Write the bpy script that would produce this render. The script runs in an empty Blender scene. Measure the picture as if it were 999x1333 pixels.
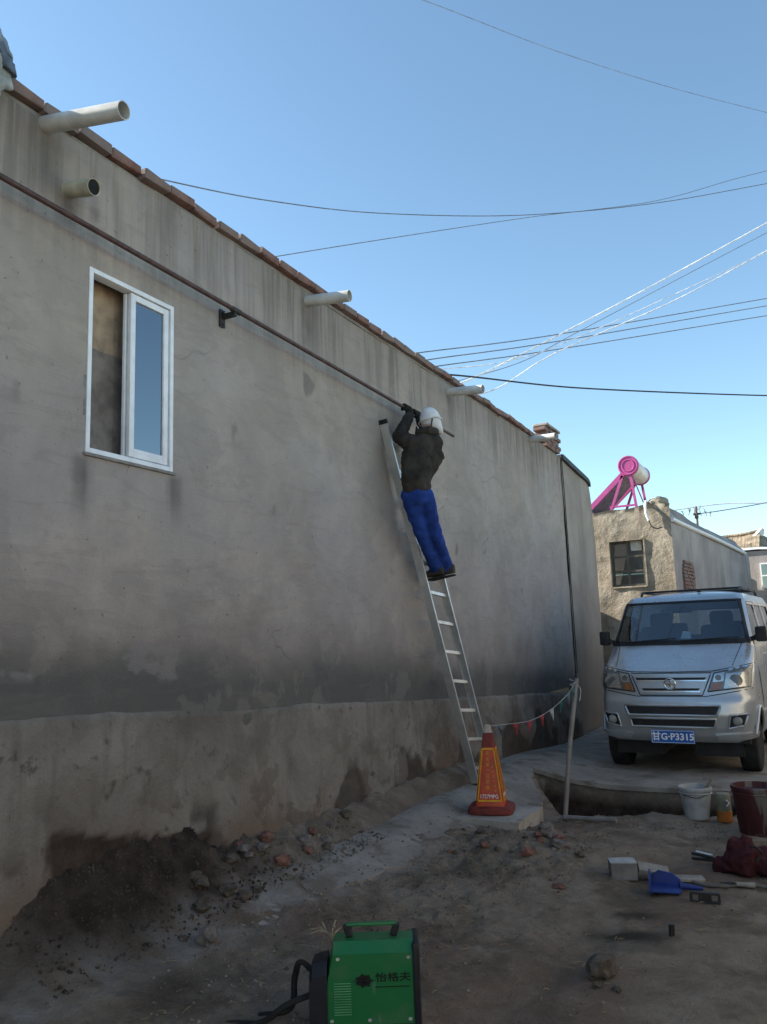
import bpy, bmesh, math, random
import numpy as np
from mathutils import Vector, Matrix, noise as mnoise
random.seed(7)
R = math.radians
S = bpy.context.scene
COL = S.collection

# ------------------------------------------------------------------ camera
pitch, roll, yaw = R(9.0), R(2.0), R(27.9)
fw = Vector((-math.sin(yaw)*math.cos(pitch), math.cos(yaw)*math.cos(pitch), math.sin(pitch)))
r0 = Vector((math.cos(yaw), math.sin(yaw), 0)); u0 = r0.cross(fw)
rt = r0*math.cos(roll) - u0*math.sin(roll); up = u0*math.cos(roll) + r0*math.sin(roll)
cam_d = bpy.data.cameras.new('camera'); cam = bpy.data.objects.new('camera', cam_d); COL.objects.link(cam)
cam_d.sensor_fit = 'VERTICAL'; cam_d.sensor_height = 24; cam_d.lens = 1040/1333*24
cam_d.clip_start = .05; cam_d.clip_end = 3000
cam.matrix_world = Matrix(((rt.x, up.x, -fw.x, 0), (rt.y, up.y, -fw.y, 0), (rt.z, up.z, -fw.z, 1.65), (0, 0, 0, 1)))
S.camera = cam

# ------------------------------------------------------------------ sky, sun, exposure
SUN_EL = R(31); sun_to = Vector((-.965*math.cos(SUN_EL), -.262*math.cos(SUN_EL), math.sin(SUN_EL)))
wd = bpy.data.worlds.new('World'); S.world = wd; wd.use_nodes = True
wn = wd.node_tree; bg = wn.nodes['Background']
sky = wn.nodes.new('ShaderNodeTexSky'); sky.sky_type = 'NISHITA'; sky.sun_disc = False
sky.sun_elevation = SUN_EL; sky.sun_rotation = math.atan2(sun_to.x, sun_to.y)
sky.altitude = 1500; sky.air_density = 1.1; sky.dust_density = .7; sky.ozone_density = .9
wb = wn.nodes.new('ShaderNodeMix'); wb.data_type = 'RGBA'; wb.blend_type = 'MULTIPLY'; wb.inputs[0].default_value = 1; wb.inputs[7].default_value = (.93, 1.05, 1.0, 1)
wn.links.new(sky.outputs[0], wb.inputs[6]); wn.links.new(wb.outputs[2], bg.inputs[0]); bg.inputs[1].default_value = .10
sd = bpy.data.lights.new('sun', 'SUN'); sd.energy = 4.6; sd.angle = R(.53); sd.color = (1, .93, .82)
sun = bpy.data.objects.new('sun', sd); COL.objects.link(sun)
sun.rotation_euler = sun_to.to_track_quat('Z', 'Y').to_euler(); sun.location = (-20, -6, 15)
S.view_settings.view_transform = 'Standard'; S.view_settings.look = 'None'
S.view_settings.exposure = 1.4; S.view_settings.gamma = 1.0; S.view_settings.use_curve_mapping = False

# ------------------------------------------------------------------ node helper
class G:
    def __init__(s, name, rough=.8, metal=0., spec=.3):
        s.m = bpy.data.materials.new(name); s.m.use_nodes = True; s.nt = s.m.node_tree
        s.b = s.nt.nodes['Principled BSDF']; s.out = s.nt.nodes['Material Output']
        s.b.inputs['Roughness'].default_value = rough; s.b.inputs['Metallic'].default_value = metal
        s.b.inputs['Specular IOR Level'].default_value = spec
        s._o = None
    def set(s, sock, v):
        if isinstance(v, (int, float)): sock.default_value = v
        elif isinstance(v, (tuple, list)):
            sock.default_value = tuple(v) + (1,) if len(v) == 3 and len(sock.default_value) == 4 else tuple(v)
        else: s.nt.links.new(v, sock)
    def obj(s):
        if s._o is None: s._o = s.nt.nodes.new('ShaderNodeTexCoord').outputs['Object']
        return s._o
    def rnd(s): return s.nt.nodes.new('ShaderNodeObjectInfo').outputs['Random']
    def attr(s, n):
        a = s.nt.nodes.new('ShaderNodeAttribute'); a.attribute_name = n; return a.outputs['Fac']
    def xyz(s):
        x = s.nt.nodes.new('ShaderNodeSeparateXYZ'); s.set(x.inputs[0], s.obj()); return x.outputs
    def mp(s, scale=(1, 1, 1), loc=(0, 0, 0)):
        x = s.nt.nodes.new('ShaderNodeMapping'); s.set(x.inputs[0], s.obj())
        x.inputs['Scale'].default_value = scale; x.inputs['Location'].default_value = loc; return x.outputs[0]
    def noise(s, scale, detail=4, rough=.55, vec=None, dist=0):
        x = s.nt.nodes.new('ShaderNodeTexNoise'); s.set(x.inputs['Vector'], vec if vec is not None else s.obj())
        x.inputs['Scale'].default_value = scale; x.inputs['Detail'].default_value = detail
        x.inputs['Roughness'].default_value = rough; x.inputs['Distortion'].default_value = dist
        return x.outputs['Fac']
    def vor(s, scale, vec=None, feature='F1'):
        x = s.nt.nodes.new('ShaderNodeTexVoronoi'); s.set(x.inputs['Vector'], vec if vec is not None else s.obj())
        x.feature = feature; x.inputs['Scale'].default_value = scale; return x.outputs['Distance']
    def ma(s, op, a, b=0., c=None):
        x = s.nt.nodes.new('ShaderNodeMath'); x.operation = op; s.set(x.inputs[0], a); s.set(x.inputs[1], b)
        if c is not None: s.set(x.inputs[2], c)
        return x.outputs[0]
    def rng(s, v, a, b, c=0., d=1., smooth=True):
        x = s.nt.nodes.new('ShaderNodeMapRange'); x.interpolation_type = 'SMOOTHSTEP' if smooth else 'LINEAR'
        s.set(x.inputs[0], v)
        for i, q in enumerate((a, b, c, d)): x.inputs[1+i].default_value = q
        return x.outputs[0]
    def mix(s, f, a, b, mode='MIX'):
        x = s.nt.nodes.new('ShaderNodeMix'); x.data_type = 'RGBA'; x.blend_type = mode
        s.set(x.inputs['Factor'], f); s.set(x.inputs[6], a); s.set(x.inputs[7], b); return x.outputs[2]
    def col(s, v): s.set(s.b.inputs['Base Color'], v); return s
    def rgh(s, v): s.set(s.b.inputs['Roughness'], v); return s
    def bump(s, h, strength=.4, dist=.02):
        x = s.nt.nodes.new('ShaderNodeBump'); x.inputs['Strength'].default_value = strength
        x.inputs['Distance'].default_value = dist; s.set(x.inputs['Height'], h)
        s.nt.links.new(x.outputs[0], s.b.inputs['Normal']); return s

def simple(name, c, rough=.6, metal=0., var=.25, scale=9., bump=0., bscale=60., spec=.3, rnd=0., coat=0.):
    """plain procedural material: two tones mixed by noise, small relief, dirt"""
    g = G(name, rough, metal, spec)
    lo = tuple(v*(1-var) for v in c); hi = tuple(min(1, v*(1+var)) for v in c)
    f = g.rng(g.noise(scale, 5, .6), .3, .7)
    k = g.mix(f, lo, hi)
    if rnd: k = g.mix(g.rng(g.rnd(), 0, 1, 0, rnd, False), k, tuple(v*.35 for v in c))
    g.col(k)
    g.rgh(g.rng(g.noise(scale*2.3, 3), .2, .8, max(.02, rough-.1), min(1, rough+.12)))
    if bump: g.bump(g.noise(bscale, 5, .6), bump, .01)
    if coat:
        g.b.inputs['Coat Weight'].default_value = coat; g.b.inputs['Coat Roughness'].default_value = .08
    return g.m

def glass(name, tint=(.75, .85, .85), fac=.75, rough=.02):
    """window glass: clear with a mirror-like surface reflection"""
    g = G(name, rough, 0, .5); nt = g.nt
    tr = nt.nodes.new('ShaderNodeBsdfTransparent'); tr.inputs[0].default_value = tint + (1,)
    gl = nt.nodes.new('ShaderNodeBsdfGlossy'); gl.inputs['Roughness'].default_value = rough
    gl.inputs['Color'].default_value = (.9, .95, 1, 1)
    fr = nt.nodes.new('ShaderNodeFresnel'); fr.inputs[0].default_value = 1.5
    k = g.ma('ADD', g.ma('MULTIPLY', fr.outputs[0], 1.0), 1-fac)
    mx = nt.nodes.new('ShaderNodeMixShader'); nt.links.new(k, mx.inputs[0])
    nt.links.new(tr.outputs[0], mx.inputs[1]); nt.links.new(gl.outputs[0], mx.inputs[2])
    nt.links.new(mx.outputs[0], g.out.inputs[0]); return g.m

# ------------------------------------------------------------------ mesh helper
class MB:
    def __init__(s): s.v = []; s.f = []
    def add(s, vs, fs):
        o = len(s.v); s.v += [tuple(v) for v in vs]; s.f += [tuple(i+o for i in f) for f in fs]; return s
    def box(s, c, d, rz=0, rx=0, ry=0, bev=0.):
        hx, hy, hz = d[0]/2, d[1]/2, d[2]/2
        M = Matrix.Translation(c) @ Matrix.Rotation(rz, 4, 'Z') @ Matrix.Rotation(ry, 4, 'Y') @ Matrix.Rotation(rx, 4, 'X')
        if not bev:
            vs = [M @ Vector((x, y, z)) for x in (-hx, hx) for y in (-hy, hy) for z in (-hz, hz)]
            return s.add(vs, [(0, 1, 3, 2), (4, 6, 7, 5), (0, 4, 5, 1), (2, 3, 7, 6), (0, 2, 6, 4), (1, 5, 7, 3)])
        bm = bmesh.new(); bmesh.ops.create_cube(bm, size=1)
        for v in bm.verts: v.co = Vector((v.co.x*d[0], v.co.y*d[1], v.co.z*d[2]))
        bmesh.ops.bevel(bm, geom=bm.edges[:], offset=bev, segments=2, affect='EDGES', profile=.6)
        bm.verts.index_update()
        s.add([M @ v.co for v in bm.verts], [[v.index for v in f.verts] for f in bm.faces]); bm.free(); return s
    def loft(s, rings, closed=True, cap=True):
        n = len(rings[0]); vs = [p for r in rings for p in r]; fs = []
        for i in range(len(rings)-1):
            for j in range(n if closed else n-1):
                a, b = i*n+j, i*n+(j+1) % n
                fs.append((a, b, b+n, a+n))
        if cap and closed:
            fs.append(tuple(range(n-1, -1, -1))); fs.append(tuple((len(rings)-1)*n+j for j in range(n)))
        return s.add(vs, fs)
    def tube(s, pts, r, seg=10, cap=True):
        pts = [Vector(p) for p in pts]; rs = r if isinstance(r, (list, tuple)) else [r]*len(pts)
        rings = []; prev = None
        for i, p in enumerate(pts):
            t = (pts[min(i+1, len(pts)-1)] - pts[max(i-1, 0)])
            t = t.normalized() if t.length > 1e-9 else Vector((0, 0, 1))
            if prev is None: a = t.orthogonal().normalized()
            else:
                a = prev - t*prev.dot(t); a = a.normalized() if a.length > 1e-6 else t.orthogonal().normalized()
            prev = a; b = t.cross(a)
            rings.append([p + (a*math.cos(k*2*math.pi/seg) + b*math.sin(k*2*math.pi/seg))*rs[i] for k in range(seg)])
        return s.loft(rings, True, cap)
    def bar(s, a, b, w, h, upv=(0, 0, 1)):
        a, b = Vector(a), Vector(b); t = (b-a).normalized(); u = Vector(upv); x = t.cross(u).normalized(); u = x.cross(t)
        vs = [q + x*sx*w/2 + u*su*h/2 for q in (a, b) for sx, su in ((-1, -1), (1, -1), (1, 1), (-1, 1))]
        return s.add(vs, [(3, 2, 1, 0), (4, 5, 6, 7), (0, 1, 5, 4), (1, 2, 6, 5), (2, 3, 7, 6), (3, 0, 4, 7)])
    def lathe(s, prof, M=Matrix(), seg=24):
        rings = [[M @ Vector((r*math.cos(k*2*math.pi/seg), r*math.sin(k*2*math.pi/seg), z)) for k in range(seg)] for r, z in prof]
        return s.loft(rings, True, True)
    def prism(s, poly, ext):
        """polygon (3D points, planar) extruded by vector ext"""
        p = [Vector(q) for q in poly]; e = Vector(ext); n = len(p)
        return s.add(p + [q+e for q in p], [tuple(range(n-1, -1, -1)), tuple(range(n, 2*n))] + [(i, (i+1) % n, (i+1) % n+n, i+n) for i in range(n)])
    def blob(s, c, d, amp=.2, freq=2., sub=2, seed=0, rot=None):
        bm = bmesh.new(); bmesh.ops.create_icosphere(bm, subdivisions=sub, radius=1)
        off = Vector((seed*3.1, seed*1.7, seed*.9)); M = rot or Matrix()
        vs = []
        for v in bm.verts:
            k = 1 + amp*mnoise.noise(v.co*freq+off)*1.6
            vs.append(Vector(c) + M @ Vector((v.co.x*d[0]*k, v.co.y*d[1]*k, v.co.z*d[2]*k)))
        bm.verts.index_update(); s.add(vs, [[v.index for v in f.verts] for f in bm.faces]); bm.free(); return s
    def mesh(s, name):
        me = bpy.data.meshes.new(name); me.from_pydata(s.v, [], s.f); me.update(); return me
    def build(s, name, mat, parent=None, smooth=0, fix=True):
        me = s.mesh(name)
        if fix:
            bm = bmesh.new(); bm.from_mesh(me); bmesh.ops.recalc_face_normals(bm, faces=bm.faces); bm.to_mesh(me); bm.free()
        if smooth:
            me.polygons.foreach_set('use_smooth', [True]*len(me.polygons))
            try: me.set_sharp_from_angle(angle=R(smooth))
            except Exception: pass
        return link(name, me, mat, parent)

def link(name, data, mat=None, parent=None):
    o = bpy.data.objects.new(name, data); COL.objects.link(o)
    if mat is not None and data is not None:
        if not data.materials: data.materials.append(mat)
    if parent is not None: o.parent = parent
    return o
def tag(o, label, cat, group=None):
    o['label'] = label; o['category'] = cat
    if group: o['group'] = group
    return o
def struct(o): o['kind'] = 'structure'; return o
def stuff(o): o['kind'] = 'stuff'; return o
def thing(name, label, cat, loc=(0, 0, 0), rz=0, group=None, M=None):
    o = bpy.data.objects.new(name, None); COL.objects.link(o); o.empty_display_size = .1
    if M is not None: o.matrix_world = M
    else: o.location = loc; o.rotation_euler = (0, 0, rz)
    return tag(o, label, cat, group)
def bake(o):
    dg = bpy.context.evaluated_depsgraph_get(); dg.update()
    me = bpy.data.meshes.new_from_object(o.evaluated_get(dg)); old = o.data
    o.modifiers.clear(); o.data = me
    me.polygons.foreach_set('use_smooth', [True]*len(me.polygons)); return o
def fuse(o, voxel, it=6, sm=.5, disp=None):
    m = o.modifiers.new('r', 'REMESH'); m.mode = 'VOXEL'; m.voxel_size = voxel
    m = o.modifiers.new('s', 'SMOOTH'); m.iterations = it; m.factor = sm
    if disp:
        t = bpy.data.textures.new('folds', 'CLOUDS'); t.noise_scale = disp[0]; t.noise_depth = 2
        m = o.modifiers.new('d', 'DISPLACE'); m.texture = t; m.strength = disp[1]; m.mid_level = .5; m.texture_coords = 'GLOBAL'
    return bake(o)
def text(name, body, size, mat, parent, M, ext=.0008, align='CENTER', bold=0.):
    cu = bpy.data.curves.new(name, 'FONT'); cu.body = body; cu.size = size; cu.extrude = ext; cu.align_x = align; cu.align_y = 'CENTER'
    cu.resolution_u = 3; cu.offset = bold
    o = bpy.data.objects.new(name, cu); COL.objects.link(o)
    dg = bpy.context.evaluated_depsgraph_get(); dg.update()
    me = bpy.data.meshes.new_from_object(o.evaluated_get(dg)); bpy.data.objects.remove(o)
    me.materials.clear(); me.materials.append(mat)
    o = bpy.data.objects.new(name, me); COL.objects.link(o); o.parent = parent; o.matrix_local = M; return o
def spline(pts, n=12):
    P = [Vector(p) for p in pts]; P = [P[0]*2-P[1]] + P + [P[-1]*2-P[-2]]; out = []
    for i in range(1, len(P)-2):
        for k in range(n):
            t = k/n; a, b, c, d = P[i-1:i+3]
            out.append(.5*((2*b) + (c-a)*t + (2*a-5*b+4*c-d)*t*t + (3*b-a-3*c+d)*t**3))
    return out + [P[-2]]

# numpy value noise for relief
def vnoise(x, y, seed):
    def h(i, j):
        n = (i*374761393 + j*668265263 + seed*974711) & 0xffffffff
        n = ((n ^ (n >> 13))*1274126177) & 0xffffffff
        return ((n ^ (n >> 16)) & 0xffff)/65535.
    xi = np.floor(x).astype(np.int64); yi = np.floor(y).astype(np.int64); fx = x-xi; fy = y-yi
    fx = fx*fx*(3-2*fx); fy = fy*fy*(3-2*fy)
    return (h(xi, yi)*(1-fx)+h(xi+1, yi)*fx)*(1-fy) + (h(xi, yi+1)*(1-fx)+h(xi+1, yi+1)*fx)*fy
def fbm(x, y, sc, oct=4, seed=1, gain=.5):
    a = 0; amp = 1; tot = 0
    for o in range(oct):
        a = a + amp*vnoise(x*sc*2**o+17.3*o+100, y*sc*2**o+5.1*o+100, seed+o); tot += amp; amp *= gain
    return a/tot
def sst(x, a, b):
    t = np.clip((x-a)/(b-a), 0, 1); return t*t*(3-2*t)
def gridmesh(name, X, Y, Z, mat, parent=None, smooth=True, attrs=None, keep=None):
    ny, nx = X.shape
    co = np.stack([X, Y, Z], -1).reshape(-1, 3)
    i = np.arange((ny-1)*nx).reshape(ny-1, nx)[:, :-1]
    F = np.stack([i, i+1, i+1+nx, i+nx], -1).reshape(-1, 4)
    if keep is not None: F = F[keep.reshape(-1)]
    me = bpy.data.meshes.new(name); me.from_pydata(co.tolist(), [], F.tolist())
    me.polygons.foreach_set('use_smooth', [smooth]*len(me.polygons)); me.update()
    for k, a in (attrs or {}).items():
        at = me.attributes.new(k, 'FLOAT', 'POINT'); at.data.foreach_set('value', a.reshape(-1).astype(np.float32))
    return link(name, me, mat, parent)

# ------------------------------------------------------------------ materials
def m_plaster():
    g = G('wall plaster', .92, 0, .15); o = g.xyz(); y, z = o[1], o[2]
    n1 = g.rng(g.noise(.9, 5, .6, dist=.6), .3, .7); n2 = g.rng(g.noise(4.5, 5, .65), .3, .72); n3 = g.noise(.45, 3)
    c = g.mix(n1, (.335, .29, .25), (.43, .38, .335))
    c = g.mix(g.ma('MULTIPLY', n2, .55), c, (.29, .265, .245))
    c = g.mix(g.rng(n3, .45, .68, 0, .5), c, (.345, .325, .325))           # cool grey trowel fields
    # trowelled vertical panels
    pan = g.noise(1.0, 3, .5, g.mp((1, 1.3, .12)))
    c = g.mix(g.rng(pan, .45, .62, 0, .45), c, (.31, .285, .26))
    # rain streaks running down from the coping
    st = g.noise(1.0, 4, .6, g.mp((1, 9, .35))); fine = g.noise(1.0, 3, .6, g.mp((1, 26, .6)))
    reach = g.rng(z, 3.55, 4.55); near = g.rng(z, 4.15, 4.62)
    k = g.ma('MULTIPLY', g.rng(g.ma('ADD', g.ma('MULTIPLY', st, .7), g.ma('MULTIPLY', fine, .3)), .43, .60), reach)
    c = g.mix(g.ma('MULTIPLY', k, .75), c, (.15, .135, .12))
    k2 = g.ma('MULTIPLY', g.rng(fine, .5, .66), near)
    c = g.mix(g.ma('MULTIPLY', k2, .55), c, (.48, .43, .34))
    c = g.mix(g.ma('MULTIPLY', near, .30), c, (.17, .15, .13))
    # rising damp above the plinth, sloping with it
    pl = g.ma('SUBTRACT', z, g.ma('SUBTRACT', 1.50, g.ma('MULTIPLY', y, .06)))
    wob = g.ma('ADD', pl, g.ma('MULTIPLY', g.ma('SUBTRACT', g.noise(1.1, 8, .6, None, .6), .5), 1.7))
    damp = g.rng(wob, .10, .90, 1, 0); c = g.mix(g.ma('MULTIPLY', damp, .55), c, (.145, .132, .125))
    core = g.rng(g.ma('ADD', pl, g.ma('MULTIPLY', g.ma('SUBTRACT', g.noise(1.9, 8, .62, None, .4), .5), .42)), .14, .46, 1, 0)
    c = g.mix(g.ma('MULTIPLY', core, .8), c, (.085, .089, .085))
    # pale scuffs where plaster was patched
    sc = g.ma('MULTIPLY', g.rng(g.noise(1.0, 4, .6, g.mp((1, 2.2, 4.5), (0, 3, 1))), .50, .57), g.ma('MULTIPLY', g.rng(pl, .14, .2), g.rng(pl, .36, .46, 1, 0)))
    sc = g.ma('MULTIPLY', sc, g.rng(y, 3.9, 4.6, 1, 0))
    c = g.mix(g.ma('MULTIPLY', sc, .6), c, (.25, .235, .225))
    # dark spots
    sp = g.rng(g.noise(3.2, 2, .4, g.mp((1, 1, .8), (5, 2, 9))), .70, .78); c = g.mix(g.ma('MULTIPLY', sp, .5), c, (.09, .085, .08))
    at = g.attr('stain'); c = g.mix(at, c, (.085, .08, .072))
    # crisp-edged damp blotches, trowel sweeps, hairline cracks, pits
    bl = g.rng(g.noise(1.25, 9, .62, g.mp((1, 1, 1.2), (7, 1, 3)), .5), .535, .565); c = g.mix(g.ma('MULTIPLY', bl, .16), c, (.19, .17, .15))
    bl2 = g.rng(g.noise(2.6, 9, .6, g.mp((1, 1, 1), (1, 9, 5)), .3), .57, .60); c = g.mix(g.ma('MULTIPLY', bl2, .12), c, (.46, .42, .36))
    tw = g.noise(1, 5, .6, g.mp((1, 2.2, 11), (3, 1, 7)), 1.2); c = g.mix(g.ma('MULTIPLY', g.rng(tw, .55, .62), .18), c, (.20, .18, .165))
    wv = g.nt.nodes.new('ShaderNodeVectorMath'); wv.operation = 'ADD'; ns = g.nt.nodes.new('ShaderNodeTexNoise'); ns.inputs['Scale'].default_value = 3; g.set(ns.inputs['Vector'], g.obj()); g.set(wv.inputs[0], g.obj()); sc_ = g.nt.nodes.new('ShaderNodeVectorMath'); sc_.operation = 'SCALE'; g.set(sc_.inputs[0], ns.outputs['Color']); sc_.inputs['Scale'].default_value = .35; g.set(wv.inputs[1], sc_.outputs[0])
    cr = g.rng(g.vor(.55, wv.outputs[0], 'DISTANCE_TO_EDGE'), .0, .004, 1, 0); cr = g.ma('MULTIPLY', cr, g.rng(g.noise(.9, 3), .56, .66)); c = g.mix(g.ma('MULTIPLY', cr, .45), c, (.09, .065, .06))
    pit = g.rng(g.noise(26, 3, .5), .68, .74); c = g.mix(g.ma('MULTIPLY', pit, .4), c, (.12, .11, .10))
    g.col(g.mix(1., c, (1.0, .975, .97), 'MULTIPLY'))
    h = g.ma('ADD', g.ma('ADD', g.ma('MULTIPLY', g.noise(5, 6, .6), .7), g.ma('MULTIPLY', tw, .35)), g.ma('MULTIPLY', g.noise(70, 5, .75), .35))
    return g.bump(g.ma('SUBTRACT', h, g.ma('ADD', g.ma('MULTIPLY', cr, .3), g.ma('MULTIPLY', pit, .2))), .75, .03).m
def m_plinth():
    g = G('plinth render', .95, 0, .12); o = g.xyz(); y, z = o[1], o[2]
    c = g.mix(g.rng(g.noise(1.6, 6, .65, dist=.5), .3, .7), (.155, .14, .122), (.265, .24, .21))
    c = g.mix(g.ma('MULTIPLY', g.rng(g.noise(1, 4, .6, g.mp((1, 7, .7))), .5, .7), .45), c, (.12, .11, .10))
    br = g.ma('MULTIPLY', g.rng(g.noise(1.1, 4, .6), .42, .6), g.rng(z, .25, .95, 1, 0))
    c = g.mix(br, c, (.17, .12, .09))
    c = g.mix(g.ma('MULTIPLY', g.rng(g.noise(9, 4, .6), .6, .72), .6), c, (.05, .045, .04))
    fl = g.rng(g.noise(2.3, 9, .62, g.mp((1, 1, 1), (4, 2, 8)), .5), .53, .56); c = g.mix(g.ma('MULTIPLY', g.ma('MULTIPLY', fl, g.rng(z, .5, 1.1, 1, .25)), .55), c, (.115, .088, .07))
    c = g.mix(g.attr('mud'), c, g.mix(g.rng(g.noise(9, 5, .6), .3, .7), (.035, .026, .021), (.075, .055, .043)))
    g.col(c)
    return g.bump(g.ma('ADD', g.noise(9, 6, .65), g.ma('MULTIPLY', g.noise(45, 5, .7), .5)), .8, .03).m
def m_ground():
    g = G('dirt', .97, 0, .1)
    c = g.mix(g.rng(g.noise(1.3, 9, .68, dist=.8), .36, .64), (.17, .136, .105), (.305, .252, .20))
    c = g.mix(g.rng(g.noise(5, 6, .7), .45, .7, 0, .7), c, (.35, .30, .25))
    c = g.mix(g.ma('MULTIPLY', g.rng(g.noise(.7, 4, .6, g.mp((1, 1, 1), (9, 4, 0))), .5, .65), .55), c, (.20, .135, .10))
    c = g.mix(g.ma('MULTIPLY', g.rng(g.noise(2.1, 4, .6, g.mp((1, 1, 1), (2, 8, 0))), .52, .66), .6), c, (.135, .115, .086))
    c = g.mix(g.ma('MULTIPLY', g.attr('path'), g.rng(g.noise(4, 6, .65), .35, .6)), c, (.34, .32, .30))
    c = g.mix(g.attr('bank'), c, g.mix(g.rng(g.noise(8, 5, .6), .3, .7), (.034, .026, .021), (.085, .063, .05)))
    c = g.mix(g.attr('wet'), c, (.045, .040, .034))
    c = g.mix(g.ma('MULTIPLY', g.rng(g.vor(42), .05, .25, 1, 0), .35), c, (.28, .24, .2))
    g.col(c)
    return g.bump(g.ma('ADD', g.noise(14, 6, .7), g.ma('MULTIPLY', g.noise(70, 5, .7), .6)), 1., .045).m
def m_concrete(name='worn concrete', k=1.):
    g = G(name, .9, 0, .2)
    c = g.mix(g.rng(g.noise(1.8, 6, .6, dist=.5), .3, .7), (.20*k, .18*k, .16*k), (.31*k, .285*k, .255*k))
    c = g.mix(g.ma('MULTIPLY', g.rng(g.noise(3.1, 5, .65, g.mp((1, 1, 1), (3, 3, 1))), .5, .66), .8), c, (.14*k, .112*k, .088*k))
    c = g.mix(g.ma('MULTIPLY', g.rng(g.noise(18, 4, .6), .56, .7), .5), c, (.10*k, .088*k, .075*k))
    g.col(c)
    return g.bump(g.ma('ADD', g.noise(12, 5, .6), g.ma('MULTIPLY', g.noise(80, 4, .7), .4)), .6, .015).m
def m_brick():
    g = G('fired brick', .92, 0, .15)
    c = g.mix(g.rng(g.noise(14, 5, .6), .3, .7), (.16, .085, .072), (.25, .145, .12))
    c = g.mix(g.rng(g.rnd(), 0, 1, 0, .85, False), c, (.21, .175, .16))
    c = g.mix(g.ma('MULTIPLY', g.rng(g.noise(6, 4), .5, .66), .6), c, (.17, .155, .145))
    g.col(c); return g.bump(g.noise(45, 5, .65), .6, .01).m
def m_mud():
    g = G('straw mud render', .97, 0, .1)
    c = g.mix(g.rng(g.noise(1.6, 6, .65, dist=.4), .3, .7), (.21, .175, .13), (.40, .345, .27))
    c = g.mix(g.ma('MULTIPLY', g.rng(g.noise(4.5, 5, .6), .5, .65), .6), c, (.16, .14, .115))
    g.col(c); return g.bump(g.ma('ADD', g.noise(3.2, 5, .6), g.ma('MULTIPLY', g.noise(24, 5, .7), .3)), 7e-1, .07).m
def m_sideplaster():
    g = G('grey lime plaster', .95, 0, .1)
    c = g.mix(g.rng(g.noise(.8, 5, .6), .35, .65), (.26, .235, .225), (.36, .33, .31))
    c = g.mix(g.ma('MULTIPLY', g.rng(g.noise(1, 4, .6, g.mp((1, .9, .3))), .55, .66), .7), c, (.17, .175, .16))
    g.col(c); return g.bump(g.noise(12, 5, .6), .4, .02).m
def m_cloth(name, c, rough=.9, var=.3):
    g = G(name, rough, 0, .1)
    g.col(g.mix(g.rng(g.noise(7, 5, .6), .3, .7), tuple(v*(1-var) for v in c), tuple(v*(1+var) for v in c)))
    return g.bump(g.ma('ADD', g.noise(10, 4, .6), g.ma('MULTIPLY', g.noise(300, 2), .15)), .5, .02).m

PLASTER, PLINTH, DIRT, CONC, BRICK, MUD, SIDEP = m_plaster(), m_plinth(), m_ground(), m_concrete(), m_brick(), m_mud(), m_sideplaster()
CONC2 = m_concrete('pale concrete', 1.25)
MORTAR = simple('mortar', (.22, .205, .19), .95, bump=.5)
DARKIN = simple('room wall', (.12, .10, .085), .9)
UPVC = simple('white frame', (.72, .73, .75), .35, var=.08)
PVC = simple('grey pvc pipe', (.50, .50, .48), .4, var=.18, scale=6)
BLACKH = simple('black bore', (.012, .012, .012), .8)
RUSTP = simple('red oxide paint', (.072, .040, .036), .5, var=.3, scale=14)
BLKMET = simple('black steel', (.025, .023, .022), .5)
ALU = simple('aluminium', (.58, .58, .57), .42, .75, var=.15, scale=5)
GLASS = glass('window glass', (.26, .36, .5), .82)
ROOFM = simple('roof mortar', (.20, .17, .14), .95, bump=.6, bscale=20)
RUBBER = simple('rubber', (.018, .018, .018), .85, bump=.2)
WIREB = simple('black cable', (.03, .03, .035), .6)
WIREW = simple('pale cable', (.80, .82, .82), .4)
WIREG = simple('grey wire', (.16, .18, .21), .6)

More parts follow.
